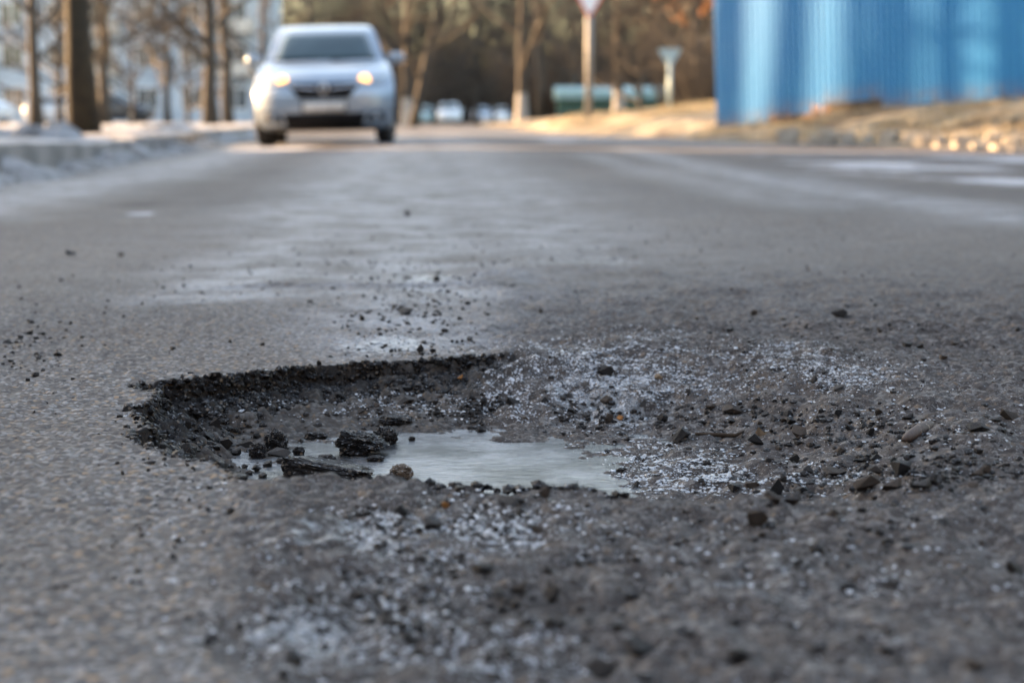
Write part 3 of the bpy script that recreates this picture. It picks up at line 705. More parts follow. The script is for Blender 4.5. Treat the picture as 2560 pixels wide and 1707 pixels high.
def blockm(seed, w, d, h, mat):
    r_ = random.Random(seed); bm = bmesh.new(); bmesh.ops.create_cube(bm, size=1)
    bmesh.ops.subdivide_edges(bm, edges=bm.edges[:], cuts=3, use_grid_fill=True)
    for v in bm.verts:
        c = v.co; c.x *= 1 - .10 * (abs(c.z) > .45) ; v.co = Vector((c.x * w, c.y * d, c.z * h)) + Vector([r_.uniform(-1, 1) * .03 * w for _ in range(3)])
    me = bpy.data.meshes.new("concrete_block"); bm.to_mesh(me); bm.free(); me.materials.append(mat); me.polygons.foreach_set("use_smooth", [True] * len(me.polygons)); return me
KU = [(1970, 58, 46), (2040, 34, 26), (2072, 46, 40), (2118, 44, 38), (2172, 26, 30), (2222, 40, 40), (2282, 46, 34), (2318, 34, 34), (2352, 26, 30), (2412, 58, 30), (2486, 42, 32), (2535, 48, 28), (2600, 46, 30), (2660, 50, 30)]
RBA, RBB = Vector((3.52, 21.95)), Vector((6.2, 17.4))
for k, (u, w, h) in enumerate(KU):
    t = (u - 1965) / (2660 - 1965); p = RBA.lerp(RBB, t) ; y = p.y; x, _ = at(u, y); s = y / FPX
    o = link(bpy.data.objects.new("concrete_block", blockm(500 + k, w * s * .93, .16, h * s, M['block'])), VR); o.location = (x, y, zr(x, y) + h * s * .36); o.rotation_euler = (rnd.uniform(-.1, .1), rnd.uniform(-.1, .1), rnd.uniform(-.5, -.1))
for k in range(7):
    u = 2265 + k * 48; y = 20.2 - .5 * k; x, _ = at(u, y); o = link(bpy.data.objects.new("concrete_block", blockm(540 + k, .2, .14, .06, M['block'])), VR)
    o.location = (x, y, zr(x, y) + .015); o.rotation_euler = (rnd.uniform(-.15, .15), rnd.uniform(-.1, .1), rnd.uniform(-.6, .6))
M['brick'] = simple("rubble_brick", (.14, .075, .05), (.24, .15, .105), 10, .85, bump=.006, bsc=30)
for k, (s0, dz) in enumerate([(1.3, .02), (1.62, .03), (2.0, .02), (2.3, .05), (2.05, .13)]):
    p = F0 + FD * s0 + FN * -.06; b_ = link(bpy.data.objects.new("brick", blockm(560 + k, .24, .12, .10, M['brick']))); b_.location = (p.x, p.y, zr(p.x, p.y) + .03 + dz); b_.rotation_euler = (0, .1 * (k - 2), -FA + rnd.uniform(-.3, .3))
    tag(b_, "old brick wedged in the gap under the lifted blue fence sheet", "brick", "bricks under the lifted fence sheet")

# ------------------------------------------------------------------ signs, kiosk
M['sign_red'] = simple("sign_red", (.42, .035, .03), (.52, .06, .05), 6, .45)
M['sign_white'] = simple("sign_white", (.62, .66, .70), (.74, .77, .80), 6, .45)
M['pole'] = simple("grey_pole", (.13, .13, .13), (.20, .20, .20), 14, .6, .3)
M['sign_back'] = simple("sign_back_zinc", (.22, .30, .32), (.32, .40, .42), 8, .5, .4)
def tri(mb, cx_, z0, w, y0, y1, r=.05):
    h = w * .866; pts = []
    for (ax, az, a0) in ((0, 0, 210), (w / 2, h, -30), (-w / 2, h, 90)):
        cxr, czr = (0, r * 2) if az == 0 else ((w / 2 - r * 1.732) * (1 if ax > 0 else -1), h - r)
        for k in range(5):
            an = math.radians(a0 + 120 * k / 4); pts.append((cx_ + cxr + r * math.cos(an), z0 + czr + r * math.sin(an)))
    n = len(pts); mb.add([(a, y0, b) for a, b in pts] + [(a, y1, b) for a, b in pts], [tuple(range(n)), tuple(range(2 * n - 1, n - 1, -1))] + [(k, n + k, n + (k + 1) % n, (k + 1) % n) for k in range(n)]); return mb
sy = 40.0; sx, tipz = at(1474, sy, 40); gz_ = zr(sx, sy)
sign = empty("road_sign", (sx, sy, gz_)); tag(sign, "give way sign, white triangle with red border pointing down on a grey pole", "road sign")
MB().tube([(0, .06, -.3), (0, .06, tipz - gz_ + 1.0)], [.085, .085], 14).build("pole", M['pole'], sign, True)
tri(MB(), 0, tipz - gz_ - .10, 1.05, .0, -.022 + .0, .03).build("border", M['sign_red'], sign); tri(MB(), 0, tipz - gz_ + .00, .87, -.0225, -.028, .035).build("face", M['sign_white'], sign)
for zz in (.3, .6): MB().box(-.11, .11, .0, .15, tipz - gz_ + zz, tipz - gz_ + zz + .04).build("bracket", M['pole'], sign)
sy = 56.0; sx, tz = at(1674, sy, 176); gz_ = zr(sx, sy); s2 = empty("sign_post", (sx, sy, gz_)); tag(s2, "grey back of a triangular sign on a post beside the green kiosk", "road sign")
MB().tube([(0, -.08, -.3), (0, -.08, tz - gz_ + .5)], [.06, .06], 12).build("pole", M['sign_back'], s2, True); tri(MB(), 0, tz - gz_, .80, .02, .045, .05).build("plate", M['sign_back'], s2)

M['green'] = simple("green_sheet", (.012, .055, .045), (.022, .085, .070), 3, .55); M['teal_roof'] = simple("teal_roof", (.16, .30, .32), (.26, .42, .44), 4, .5)
ky = 92.0; kx0, ktop = at(1388, ky, 228); kx1, _ = at(1688, ky); kz = zr((kx0 + kx1) / 2, ky); kio = empty("kiosk", ((kx0 + kx1) / 2, ky, kz)); tag(kio, "low green market kiosk with pale teal roof among the trees", "kiosk")
hw = (kx1 - kx0) / 2; kh = ktop - kz
MB().box(-hw + .15, hw - .15, 0, 3, -.6, kh - .42).build("wall", M['green'], kio)
for k in range(7): MB().box(-hw + .25 + k * .88, -hw + .25 + k * .88 + .78, -.03, -.002, -.1, kh - .6).build("shutter", M['green'], kio)
rf = MB(); rf.add([(-hw, -.35, kh - .42), (hw, -.35, kh - .42), (hw, 3.2, kh - .42), (-hw, 3.2, kh - .42), (-hw, -.35, kh - .02), (hw, -.35, kh - .02), (hw, 3.2, kh + .3), (-hw, 3.2, kh + .3)], [(0, 3, 2, 1), (4, 5, 6, 7), (0, 1, 5, 4), (1, 2, 6, 5), (2, 3, 7, 6), (3, 0, 4, 7)]).build("roof", M['teal_roof'], kio)

# ------------------------------------------------------------------ buildings
M['panel'] = simple("pale_panel_wall", (.28, .34, .40), (.38, .44, .50), .6, .85); M['panel2'] = simple("warm_plaster", (.40, .37, .33), (.50, .47, .43), .6, .85)
M['frame'] = simple("window_frame", (.55, .56, .57), (.68, .68, .69), 3, .5); M['pane'] = simple("window_glass", (.03, .045, .055), (.06, .08, .09), .8, .08, 0, spec=.9)
M['lit'] = emit("lit_window", (1.0, .62, .32), .09); M['roofm'] = simple("roof_felt", (.06, .06, .065), (.10, .10, .105), .8, .9)
M['blocker_grey'] = simple("blocker_grey_wall", (.075, .072, .075), (.12, .115, .118), .6, .85)  # dim grey on the added blocks, cuts their warm bounce
def building(name, label, loc, rz, L, D, H_, mat, cols, rows, lit=(), balc=True, wz=1.0, wh=1.5):
    root = empty(name, loc, rz); tag(root, label, "building")
    w = MB(); w.box(0, L, 0, D, -1.5, H_); w.build("wall", mat, root)
    MB().box(-.3, L + .3, -.3, D + .3, H_, H_ + .35).build("roof", M['roofm'], root)
    ww = L / cols; fm = MB()
    for a, b in ((-.75, -.67), (.67, .75), (-.04, .04)): fm.box(a, b, -.06, -.003, 0, wh)
    for a, b in ((0, .08), (wh - .08, wh)): fm.box(-.67, .67, -.055, -.004, a, b)
    fmm = fm.mesh("window", M['frame']); gm = MB().box(-.67, .67, -.02, -.002, .08, wh - .08).mesh("pane", M['pane']); gl = MB().box(-.67, .67, -.02, -.002, .08, wh - .08).mesh("pane", M['lit'])
    bm_ = MB().box(-1.3, 1.3, -1.0, -.003, -.55, -.43).box(-1.3, 1.3, -1.0, -.94, -.43, .35).box(-1.3, -1.24, -.94, -.003, -.43, .35).box(1.24, 1.3, -.94, -.003, -.43, .35).mesh("balcony", M['panel2'])
    jm = MB().box(-.011, .011, -.012, -.002, -1.4, H_ - .01).mesh("panel_joint", M['roofm'])
    for c in range(cols):
        if c: j = link(bpy.data.objects.new("panel_joint", jm), root); j.location = (ww * c, 0, 0)
        for r_ in range(rows):
            f_ = link(bpy.data.objects.new("window", fmm), root); f_.location = (ww * (c + .5), 0, wz + r_ * 2.8)
            link(bpy.data.objects.new("pane", gl if (c, r_) in lit else gm), f_)
            if balc and c % 3 == 1 and r_ > 0: b_ = link(bpy.data.objects.new("balcony", bm_), root); b_.location = f_.location
    return root
building("apartment_building", "pale blue grey panel apartment block with balconies behind the trees", (-50, 116, -.1), 0, 33, 12, 15, M['panel'], 11, 5, lit=())
building("house", "low cream house behind the bare forked tree", (-40.5, 84, -.1), .12, 10.5, 7, 4.2, M['panel2'], 3, 1, balc=False)
building("apartment_building", "long apartment block standing left of the road and shading it", (-36, -42, -.1), math.radians(90), 68.3, 12, 15, M['panel'], 20, 5, balc=True)
building("apartment_building", "unseen dark block added behind the camera to hold back sky light", (40, -24, -.1), math.radians(180), 66, 12, 18, M['blocker_grey'], 18, 6, balc=False)  # added out of view to block low sky and deepen contrast
building("apartment_building", "unseen dark block added on the right to hold back sky light", (26, 2, -.1), math.radians(-90), 22, 12, 16, M['blocker_grey'], 7, 5, balc=False)  # added out of view, blocks sky light from the right
building("apartment_building", "unseen thin slab added on the left to keep sun off the road", (-50, 33.6, -.1), math.radians(90), 7.5, 3, 17, M['panel'], 2, 5, balc=False)  # thin slab out of view, sized and placed to trim the sun
building("apartment_building", "unseen tall slab added far left to keep the sun off the wood", (-66, 175, -.1), math.radians(90), 130, 12, 27, M['panel'], 30, 9, balc=False)  # added out of view so that its shadow covers the wood

# ------------------------------------------------------------------ trees
M['bark'] = simple("bark_grey_brown", (.026, .020, .015), (.052, .042, .033), 7, .9, bump=.02, bsc=22)
M['bark_moss'] = simple("bark_mossy", (.011, .008, .004), (.026, .020, .009), 6, .9, bump=.025, bsc=20)
M['twig'] = simple("twigs", (.018, .013, .010), (.036, .027, .021), 3, .85)
M['whitewash'] = simple("whitewash", (.20, .19, .18), (.30, .285, .27), 8, .85)
M['leaf'] = simple("orange_dry_leaf", (.26, .095, .020), (.40, .17, .045), 5, .7)
def bez(p0, d, L, bend, n, r_):
    pts = [Vector(p0)]; d = Vector(d).normalized()
    for i in range(n):
        d = (d + Vector((r_.uniform(-1, 1), r_.uniform(-1, 1), r_.uniform(-1, 1))) * bend + Vector((0, 0, .04))).normalized(); pts.append(pts[-1] + d * L / n)
    return pts
def make_tree_meshes(seed, h, r0, first=2.0, limbs=11, spread=.55, lean=(0, 0), sub=5, tw=9, bark='bark', leaf=0, twr=.010, wash=0.0, fork=False):
    r_ = random.Random(seed); T = MB(); C = MB(); starts = []
    tp = [Vector((0, 0, -.25))]; n = 10
    for i in range(1, n + 1):
        t = i / n; tp.append(Vector((lean[0] * t * h + r_.uniform(-.03, .03) * h * .12, lean[1] * t * h + r_.uniform(-.03, .03) * h * .12, h * t * .95)))
    rad = [r0 * (1.35 if i == 0 else 1.12 if i == 1 and h < 6 else 1.0) * (1 - .88 * (i / n) ** 1.1) for i in range(n + 1)]
    T.tube(tp, rad, 10)
    def along(t):
        f = t * n; i = min(int(f), n - 1); return tp[i].lerp(tp[i + 1], f - i), rad[i] + (rad[i + 1] - rad[i]) * (f - i)
    for k in range(limbs):
        t = first / h + (1 - first / h) * ((k + r_.random() * .7) / limbs) ** 1.15; t = min(t, .97); p, rr = along(t); a = r_.uniform(0, 6.283)
        up = r_.uniform(.25, .9); d = (math.cos(a), math.sin(a), up); L = h * spread * (1.05 - t) * r_.uniform(.7, 1.15) + .6
        lp = bez(p, d, L, .16, 6, r_); r1 = min(rr * .6, .02 + L * .016); T.tube(lp, [r1 * (1 - .8 * i / 6) for i in range(7)], 6, False)
        for s in range(sub):
            f = r_.uniform(.25, 1.0) * 6; i = min(int(f), 5); q_ = lp[i].lerp(lp[i + 1], f - i); dd = (lp[i + 1] - lp[i]).normalized()
            sd = (dd + Vector((r_.uniform(-1, 1), r_.uniform(-1, 1), r_.uniform(-.6, .9))) * .9).normalized(); L2 = L * r_.uniform(.25, .5)
            sp = bez(q_, sd, L2, .22, 4, r_); C.tube(sp, [r1 * .38, r1 * .3, r1 * .22, r1 * .15, r1 * .06], 4, False)
            for w in range(tw):
                f2 = r_.uniform(.1, 1.0) * 4; i2 = min(int(f2), 3); q2 = sp[i2].lerp(sp[i2 + 1], f2 - i2); td = ((sp[i2 + 1] - sp[i2]).normalized() + Vector((r_.uniform(-1, 1), r_.uniform(-1, 1), r_.uniform(-.8, 1))) * .95).normalized()
                L3 = r_.uniform(.35, .95); e1 = q2 + td * L3 * .5 + Vector((r_.uniform(-.08, .08), r_.uniform(-.08, .08), .02)); e2 = e1 + (td + Vector((r_.uniform(-.4, .4), r_.uniform(-.4, .4), .15))) * L3 * .5
                C.tube([q2, e1, e2], [twr, twr * .7, twr * .25], 3, False)
                for _ in range(leaf):
                    c = q2.lerp(e2, r_.random()) + Vector((r_.uniform(-.06, .06), r_.uniform(-.06, .06), -.04)); u_ = Vector((r_.uniform(-1, 1), r_.uniform(-1, 1), r_.uniform(-1, 1))).normalized() * .085; v_ = u_.orthogonal().normalized() * .055
                    starts.append((c - u_, c + v_, c + u_ * 1.1, c - v_))
    tm = T.mesh("trunk", M[bark], True); cm = C.mesh("crown", M['twig'])
    lm = None
    if starts:
        lb_ = MB()
        for q4 in starts: lb_.add(q4, [(0, 1, 2, 3)])
        lm = lb_.mesh("leaves", M['leaf'])
    wm = None
    if wash:
        W = MB(); k = 0; W.tube([tp[0].lerp(tp[1], .2), along(wash / h * .5)[0], along(wash / h)[0]], [rad[0] * 1.03 + .006, along(wash / h * .5)[1] + .012, along(wash / h)[1] + .012], 12, False); wm = W.mesh("whitewash_band", M['whitewash'], True)
    return tm, cm, lm, wm
VAR = {'a': make_tree_meshes(1, 11, .24, 1.9), 'b': make_tree_meshes(2, 12, .22, 2.2, lean=(.03, .0)), 'c': make_tree_meshes(3, 10, .20, 1.6, 13, .6), 'w': make_tree_meshes(4, 13, .27, 2.6, wash=1.5),
       'w2': make_tree_meshes(5, 12, .25, 2.4, lean=(.02, 0), wash=1.35), 'lean': make_tree_meshes(6, 9, .17, 1.5, lean=(.22, .02)), 'big': make_tree_meshes(7, 14, .185, 3.2, 12, .5, lean=(-.022, 0), bark='bark_moss'),
       'thin': make_tree_meshes(8, 8, .13, 1.3, 12, .6), 'bushy': make_tree_meshes(14, 8, .12, .7, 24, .5, sub=6, tw=10, twr=.014), 'leaf': make_tree_meshes(9, 7.5, .14, 3.4, 14, .55, leaf=20)}
def tree(kind, x, y, label, rz=0.0, sc=1.0, group=None, name="bare_tree"):
    z = zl(x, y) if x < kerb_x(y) - .3 else (zr(x, y) if ZRd(np.array([float(x)]), np.array([float(y)]))[1][0] > 0 else zg(x, y))
    root = empty(name, (x, y, z), rz); root.scale = (sc, sc, sc); tag(root, label, "tree", group)
    tm, cm, lm, wm = VAR[kind]; t = link(bpy.data.objects.new("trunk", tm), root); link(bpy.data.objects.new("crown", cm), root)
    if lm: link(bpy.data.objects.new("leaves", lm), root)
    if wm: link(bpy.data.objects.new("whitewash_band", wm), t)
    return root
def tpx(kind, u, y, label, **k): return tree(kind, at(u, y)[0], y, label, **k)
tpx('big', 212, 23.0, "thick mossy tree trunk on the snowy verge, its left edge catching the sun", name="mossy_tree")
tpx('thin', 92, 44, "bare forked tree in front of the low cream house", rz=.4, sc=1.25)
tpx('c', 262, 58, "slim bare tree just behind the mossy trunk", rz=2.0)
tpx('a', 528, 60, "thick bare tree between the apartment block and the silver car", rz=1.0, sc=1.05)
tpx('b', 572, 66, "bare tree close beside the thick one left of the silver car", rz=3.0)
tpx('thin', 420, 80, "thin bare tree in front of the apartment block balconies", rz=1.2, sc=1.3)
tpx('c', 660, 85, "bare tree rising behind the silver car roof", rz=2.2)
tpx('b', 780, 100, "bare tree standing behind the silver car, farther off than its neighbour", rz=5.0)
tpx('w2', 1018, 82, "whitewashed tree trunk just right of the silver car's mirror", rz=1.4)
tpx('lean', 1030, 62, "dark bare tree leaning out over the road behind the silver car", rz=.1)
tpx('a', 900, 112, "bare roadside tree far behind the silver car", rz=4)
tpx('w', 1304, 88, "thick tree with whitewashed foot beside the far parked cars", rz=.8)
tpx('b', 1352, 93, "dark bare tree beside the thick whitewashed tree", rz=2.5)
tpx('w2', 1548, 80, "whitewashed tree in front of the green kiosk", rz=3.4)
tpx('c', 1430, 98, "bare tree behind the left end of the green kiosk", rz=.6, sc=1.1)
tpx('a', 1640, 104, "bare tree rising behind the green kiosk roof", rz=5.2)
tpx('b', 1740, 70, "dark bare tree next to the edge of the blue fence", rz=1.9)
tpx('c', 1190, 120, "bare tree at the far end of the road behind parked cars", rz=2.9)
for k, (u, y, lab) in enumerate([(1085, 108, "low bushy bare tree behind the far pale teal car"), (1235, 112, "low bushy bare tree between the far parked cars and the whitewashed trunk"), (1400, 104, "low bushy bare tree left of the give way sign pole"), (1500, 110, "low bushy bare tree behind the middle of the kiosk roof"), (1600, 74, "low bushy bare tree beside the grey sign back"), (150, 60, "low bushy bare tree between the mossy trunk and the bare forked tree"), (335, 75, "low bushy bare tree in front of the apartment block windows"), (470, 92, "low bushy bare tree left of the thick tree beside the silver car"), (960, 96, "low bushy bare tree close behind the silver car"), (1720, 62, "low bushy bare tree against the edge of the blue fence")]): tpx('bushy', u, y, lab, rz=k * 1.1, sc=.85 + .1 * (k % 3))
tpx('leaf', 1748, 78, "tree still holding orange leaves behind the blue fence", rz=1.1, name="leafy_tree")
# trees beside the road outside the picture that dapple the low sun
for k, (x, y) in enumerate([(-18, 40.6), (-28, 46), (-12, 31), (-15, 17.4), (-23, 21.2)]):
    tree(['a', 'c', 'b'][k % 3], x, y, "bare tree on the snowy verge left of the mossy trunk, towards the sun", rz=k * 1.7, group="verge trees towards the sun")

VAR['poplar'] = make_tree_meshes(12, 19, .27, 8.5, 12, .3)
for k, (c, x) in enumerate([(26.7, -20), (27.25, -26), (27.75, -22), (28.1, -29), (28.75, -24), (29.4, -20), (26.2, -24), (22.3, -21), (24.0, -25), (24.5, -20), (25.1, -22), (25.6, -27), (23.7, -30)]):  # trunks added out of view, spaced to stripe the fence and corner with shade
    tree('poplar', x, c - .466 * x, "unseen tall poplar added to stripe the fence and corner with shade", rz=k * .9, group="poplars added to shade the fence and corner", name="poplar")
# undergrowth: multi-stemmed shrubs
def shrub_mesh(seed, n=170, h=3.2, w=1.6):
    r_ = random.Random(seed); C = MB()
    for k in range(n):
        a = r_.uniform(0, 6.283); b = r_.random() ** .5 * w * .45; p = Vector((b * math.cos(a), b * math.sin(a), -.1)); d = Vector((math.cos(a) * .35, math.sin(a) * .35, 1))
        L = h * r_.uniform(.5, 1.05); pts = bez(p, d, L, .12, 5, r_); C.tube(pts, [.016, .013, .011, .008, .006, .003], 3, False)
        for j in range(7):
            f = r_.uniform(.2, 1) * 5; i = min(int(f), 4); q_ = pts[i].lerp(pts[i + 1], f - i); td = Vector((r_.uniform(-1, 1), r_.uniform(-1, 1), r_.uniform(-.2, 1))).normalized() * r_.uniform(.3, .8); C.tube([q_, q_ + td * .5 + Vector((0, 0, .03)), q_ + td], [.007, .005, .002], 3, False)
    return C.mesh("stems", M['twig'])
SH = [shrub_mesh(31), shrub_mesh(32, 190, 3.8, 2.2), shrub_mesh(33, 150, 2.6, 2.0)]
def shrub(k, x, y, sc, label, rz):
    z = zr(x, y) if ZRd(np.array([float(x)]), np.array([float(y)]))[1][0] > 0 else (zl(x, y) if x < kerb_x(y) - .3 else zg(x, y))
    root = empty("shrub", (x, y, z), rz); root.scale = (sc, sc, sc); tag(root, label, "shrub", "leafless shrubs along the far edge of the road"); link(bpy.data.objects.new("stems", SH[k % 3]), root)
lab = "leafless brown shrub in the thicket beyond the far parked cars"
for k, (u, y, sc) in enumerate([(700, 125, 1.4), (800, 120, 1.5), (860, 128, 1.5), (930, 125, 1.6), (990, 130, 1.5), (1060, 178, 2.1), (1130, 182, 2.2), (1200, 178, 2.2), (1260, 176, 2.0)]): shrub(k, at(u, y)[0], y, sc, lab, k * 1.3)
lab = "leafless brown shrub in the thicket around the green kiosk"
for k, (u, y, sc) in enumerate([(1340, 125, 1.9), (1400, 120, 1.8), (1470, 118, 1.8), (1540, 112, 1.7), (1610, 114, 1.7), (1680, 108, 1.8), (1740, 84, 1.6), (1765, 60, 1.2)]): shrub(k + 1, at(u, y)[0], y, sc, lab, k * 2.1)

def wood():
    r_ = np.random.default_rng(77); n = 130000
    x = r_.uniform(-30, 60, n); y = r_.uniform(185, 240, n); zt = r_.random(n) ** 1.7 * 18
    top = 10 + 3 * vn(x * .14, x * 0, 5) + 2.5 * vn(x * .5, y * .1, 6); z = zt * np.clip(top / 9, .3, 1.6)
    a = r_.uniform(0, 6.283, n); tilt = r_.uniform(0, .9, n); L = r_.uniform(.8, 2.2, n); rr = r_.uniform(.02, .075, n)
    d = np.stack([np.sin(tilt) * np.cos(a), np.sin(tilt) * np.sin(a), np.cos(tilt)], 1); p0 = np.stack([x, y, z - .3], 1); p1 = p0 + d * L[:, None]
    # trunks
    m = 260; tx = r_.uniform(-30, 60, m); ty = r_.uniform(180, 230, m); th = r_.uniform(8, 13, m); q0 = np.stack([tx, ty, np.full(m, -.6)], 1); q1 = q0 + np.stack([r_.uniform(-.6, .6, m), r_.uniform(-.6, .6, m), th], 1)
    P0 = np.concatenate([p0, q0]); P1 = np.concatenate([p1, q1]); R = np.concatenate([rr, r_.uniform(.12, .26, m)]); N = len(P0); v = np.zeros((N, 6, 3))
    for k in range(3):
        an = 2.094 * k; off = np.stack([np.cos(an) * R, np.sin(an) * R, 0 * R], 1); v[:, k] = P0 + off; v[:, 3 + k] = P1 + off * .35
    b = (np.arange(N) * 6)[:, None]; f = np.concatenate([b + np.array([[k, (k + 1) % 3, 3 + (k + 1) % 3, 3 + k]]) for k in range(3)])
    return np_mesh("distant_wood", v.reshape(-1, 3), f, M['twig'])
tag(link(bpy.data.objects.new("distant_wood", wood())), "brown leafless wood closing the view at the end of the road", "wood", kind="stuff")

# dry grass on the right corner
def grass(name, pts, zf, hmin, hmax, mat, seed, per=1):
    r_ = np.random.default_rng(seed); n = len(pts); h = r_.uniform(hmin, hmax, n); a = r_.uniform(0, 6.283, n); w = r_.uniform(.003, .007, n); le = r_.uniform(.1, .8, n)
    x, y = pts[:, 0], pts[:, 1]; z = zf(x, y); sx = np.cos(a) * w; sy = np.sin(a) * w; b = r_.uniform(0, 6.283, n)
    v = np.zeros((n, 3, 3)); v[:, 0] = np.stack([x - sx, y - sy, z - .02], 1); v[:, 1] = np.stack([x + sx, y + sy, z - .02], 1); v[:, 2] = np.stack([x + np.cos(b) * h * le, y + np.sin(b) * h * le, z + h], 1)
    return np_mesh(name, v.reshape(-1, 3), np.arange(3 * n).reshape(-1, 3), mat)
M['grass'] = simple("dry_grass", (.22, .17, .10), (.40, .32, .20), 2, .8); M['grass2'] = simple("olive_grass", (.085, .075, .025), (.17, .14, .055), 2, .8)
gr = np.random.default_rng(5); P = np.stack([gr.uniform(.5, 10, 60000), gr.uniform(15, 44, 60000)], 1); _, dd = ZRd(P[:, 0], P[:, 1]); keepg = (dd > .5) & (vn(P[:, 0] * .9, P[:, 1] * .9, 300) > -.2)
P = P[keepg]; tag(link(bpy.data.objects.new("dry_grass", grass("dry_grass", P[::2], lambda x, y: ZRd(x, y)[0], .05, .16, M['grass'], 8))), "dry yellow grass on the road corner", "grass", kind="stuff")
tag(link(bpy.data.objects.new("olive_grass", grass("olive_grass", P[1::2], lambda x, y: ZRd(x, y)[0], .04, .12, M['grass2'], 9))), "dull green grass below the blue fence", "grass", kind="stuff")

# heaps of dirty snow on the left verge
def heap(u, y, w, h, label):
    x, _ = at(u, y); n = 26; v = []; f = []
    for j in range(n):
        for i in range(n): v.append(((i / (n - 1) - .5) * 2, (j / (n - 1) - .5) * 2))
    v = np.array(v); r = np.hypot(v[:, 0], v[:, 1]); hh = np.clip(1 - r ** 2, 0, 1) ** .8 * h * (1 + .5 * fbm(v[:, 0], v[:, 1], 2.2, int(u), 3)) - .02
    k0 = np.array([j * n + i for j in range(n - 1) for i in range(n - 1)]); me = np_mesh("snow_heap", np.stack([v[:, 0] * w / 2, v[:, 1] * w / 2, hh], 1), np.stack([k0, k0 + 1, k0 + n + 1, k0 + n], 1), M['dirty_snow'], True)
    o = link(bpy.data.objects.new("snow_heap", me)); o.location = (x, y, zl(x, y) - .01); tag(o, label, "snow heap")
heap(118, 17.5, .95, .17, "dark dirty snow heap at the foot of the mossy tree"); heap(-40, 19, .8, .16, "grey snow heap beside the darker one by the mossy tree"); heap(420, 33, 1.2, .12, "low pale snow heap on the verge behind the mossy tree")

# ------------------------------------------------------------------ stones and broken asphalt
def hit(uv, z_extra=0.0):
    """first meeting of pixel rays with the road surface"""
    U = np.array([p[0] for p in uv], float); V = np.array([p[1] for p in uv], float); ts = np.concatenate([np.linspace(.9, 2.9, 420), np.geomspace(2.91, 9, 90)])
    d = np.stack([ray(u, v) for u, v in zip(U, V)]); out = []
    x = (d[:, 0] / d[:, 1])[:, None] * ts[None]; y = np.repeat(ts[None], len(U), 0); z = CAMH + (d[:, 2] / d[:, 1])[:, None] * ts[None]
    g = Hs(x.ravel(), y.ravel()).reshape(x.shape); g = np.maximum(g, np.where((x > -.42) & (x < .2) & (y > 1.46) & (y < 2.14) & (g < ICEZ), ICEZ, -9))
    below = z <= g; k = np.where(below.any(1), below.argmax(1), len(ts) - 1)
    return np.stack([x[np.arange(len(U)), k], y[np.arange(len(U)), k], g[np.arange(len(U)), k]], 1)

STM = [rock_mesh("stone", 100 + k, 9 + k % 6) for k in range(10)]; STF = [rock_mesh("stone", 130 + k, 11, None, False, 2, .03) for k in range(8)]
_mc = {}
def with_mat(me, mk):
    key = (me.name, mk)
    if key not in _mc: c = me.copy(); c.materials.clear(); c.materials.append(M[mk]); _mc[key] = c
    return _mc[key]
def place_stone(p, w, h, mk, label, group, fine=False, name="stone", rz=None, dep=None, sink=.16, mesh=None):
    """p ground point of its front foot, w and h in metres"""
    k = rnd.randrange(100); src = mesh or (STF[k % 8] if fine else STM[k % 10]); o = link(bpy.data.objects.new(name, with_mat(src, mk)))
    dd = dep or w * rnd.uniform(.75, 1.05); o.scale = (w, dd, h * 1.2); o.location = (p[0], p[1] + dd * .35, p[2] + h * 1.2 * (.5 - sink)); o.rotation_euler = (0, 0, rz if rz is not None else rnd.choice((0, math.pi)) + rnd.uniform(-.25, .25))
    tag(o, label, "stone", group); return o

SPECIAL = [  # u, v of foot, width px, height px, material, label
 (1705, 1106, 48, 37, 'st_black', "pointed black stone standing alone right of the frozen puddle"),
 (1889, 1115, 44, 30, 'st_black', "rounded dark stone at the right end of the twig"),
 (1515, 942, 43, 25, 'st_black', "dark stone half sunk in the white frost behind the puddle"),
 (1831, 1039, 54, 21, 'st_brown', "flat dark brown stone beyond the twig"),
 (1550, 1052, 18, 13, 'st_orange', "small orange pebble between dark stones behind the puddle"),
 (1647, 955, 23, 15, 'st_tan', "small tan pebble in the frost patch behind the puddle"),
 (694, 1143, 62, 20, 'st_grey', "smooth flat grey pebble frozen beside the black asphalt lumps"),
 (1149, 953, 18, 17, 'st_orange', "orange pebble below the back rim of the pothole"),
 (1114, 1274, 21, 19, 'st_orange', "orange pebble on the frosty ground in front of the pothole"),
 (2527, 1048, 46, 26, 'st_brown', "brown rounded stone at the right end of the dirt basin"),
 (1011, 788, 38, 18, 'st_black', "smooth oval black pebble on the frosty asphalt behind the pothole"),
 (1050, 884, 19, 22, 'st_black', "upright black pebble on the icy strip behind the pothole"),
 (1284, 910, 23, 26, 'st_grey', "grey stone at the end of the back rim"),
 (2258, 1188, 52, 32, 'st_black', "large dark stone below the speckled bark piece"),
 (2168, 1229, 72, 42, 'st_brown', "largest brown stone on the front lip of the dirt basin"),
 (1896, 1317, 58, 42, 'st_brown', "brown cone-shaped stone in front of the pothole lip"),
 (2092, 1191, 68, 18, 'st_brown', "long flat brown stone on the dirt floor"),
 (1600, 1648, 84, 48, 'st_black', "big black stone in the blurred foreground dirt"),
 (1210, 1444, 60, 32, 'st_black', "black slanting stone on the white frost in front of the pothole"),
 (1378, 1510, 44, 46, 'st_black', "black upright stone on the foreground frost"),
 (735, 1672, 48, 42, 'st_grey', "grey stone on the foreground frost edge beside clean asphalt"),
]
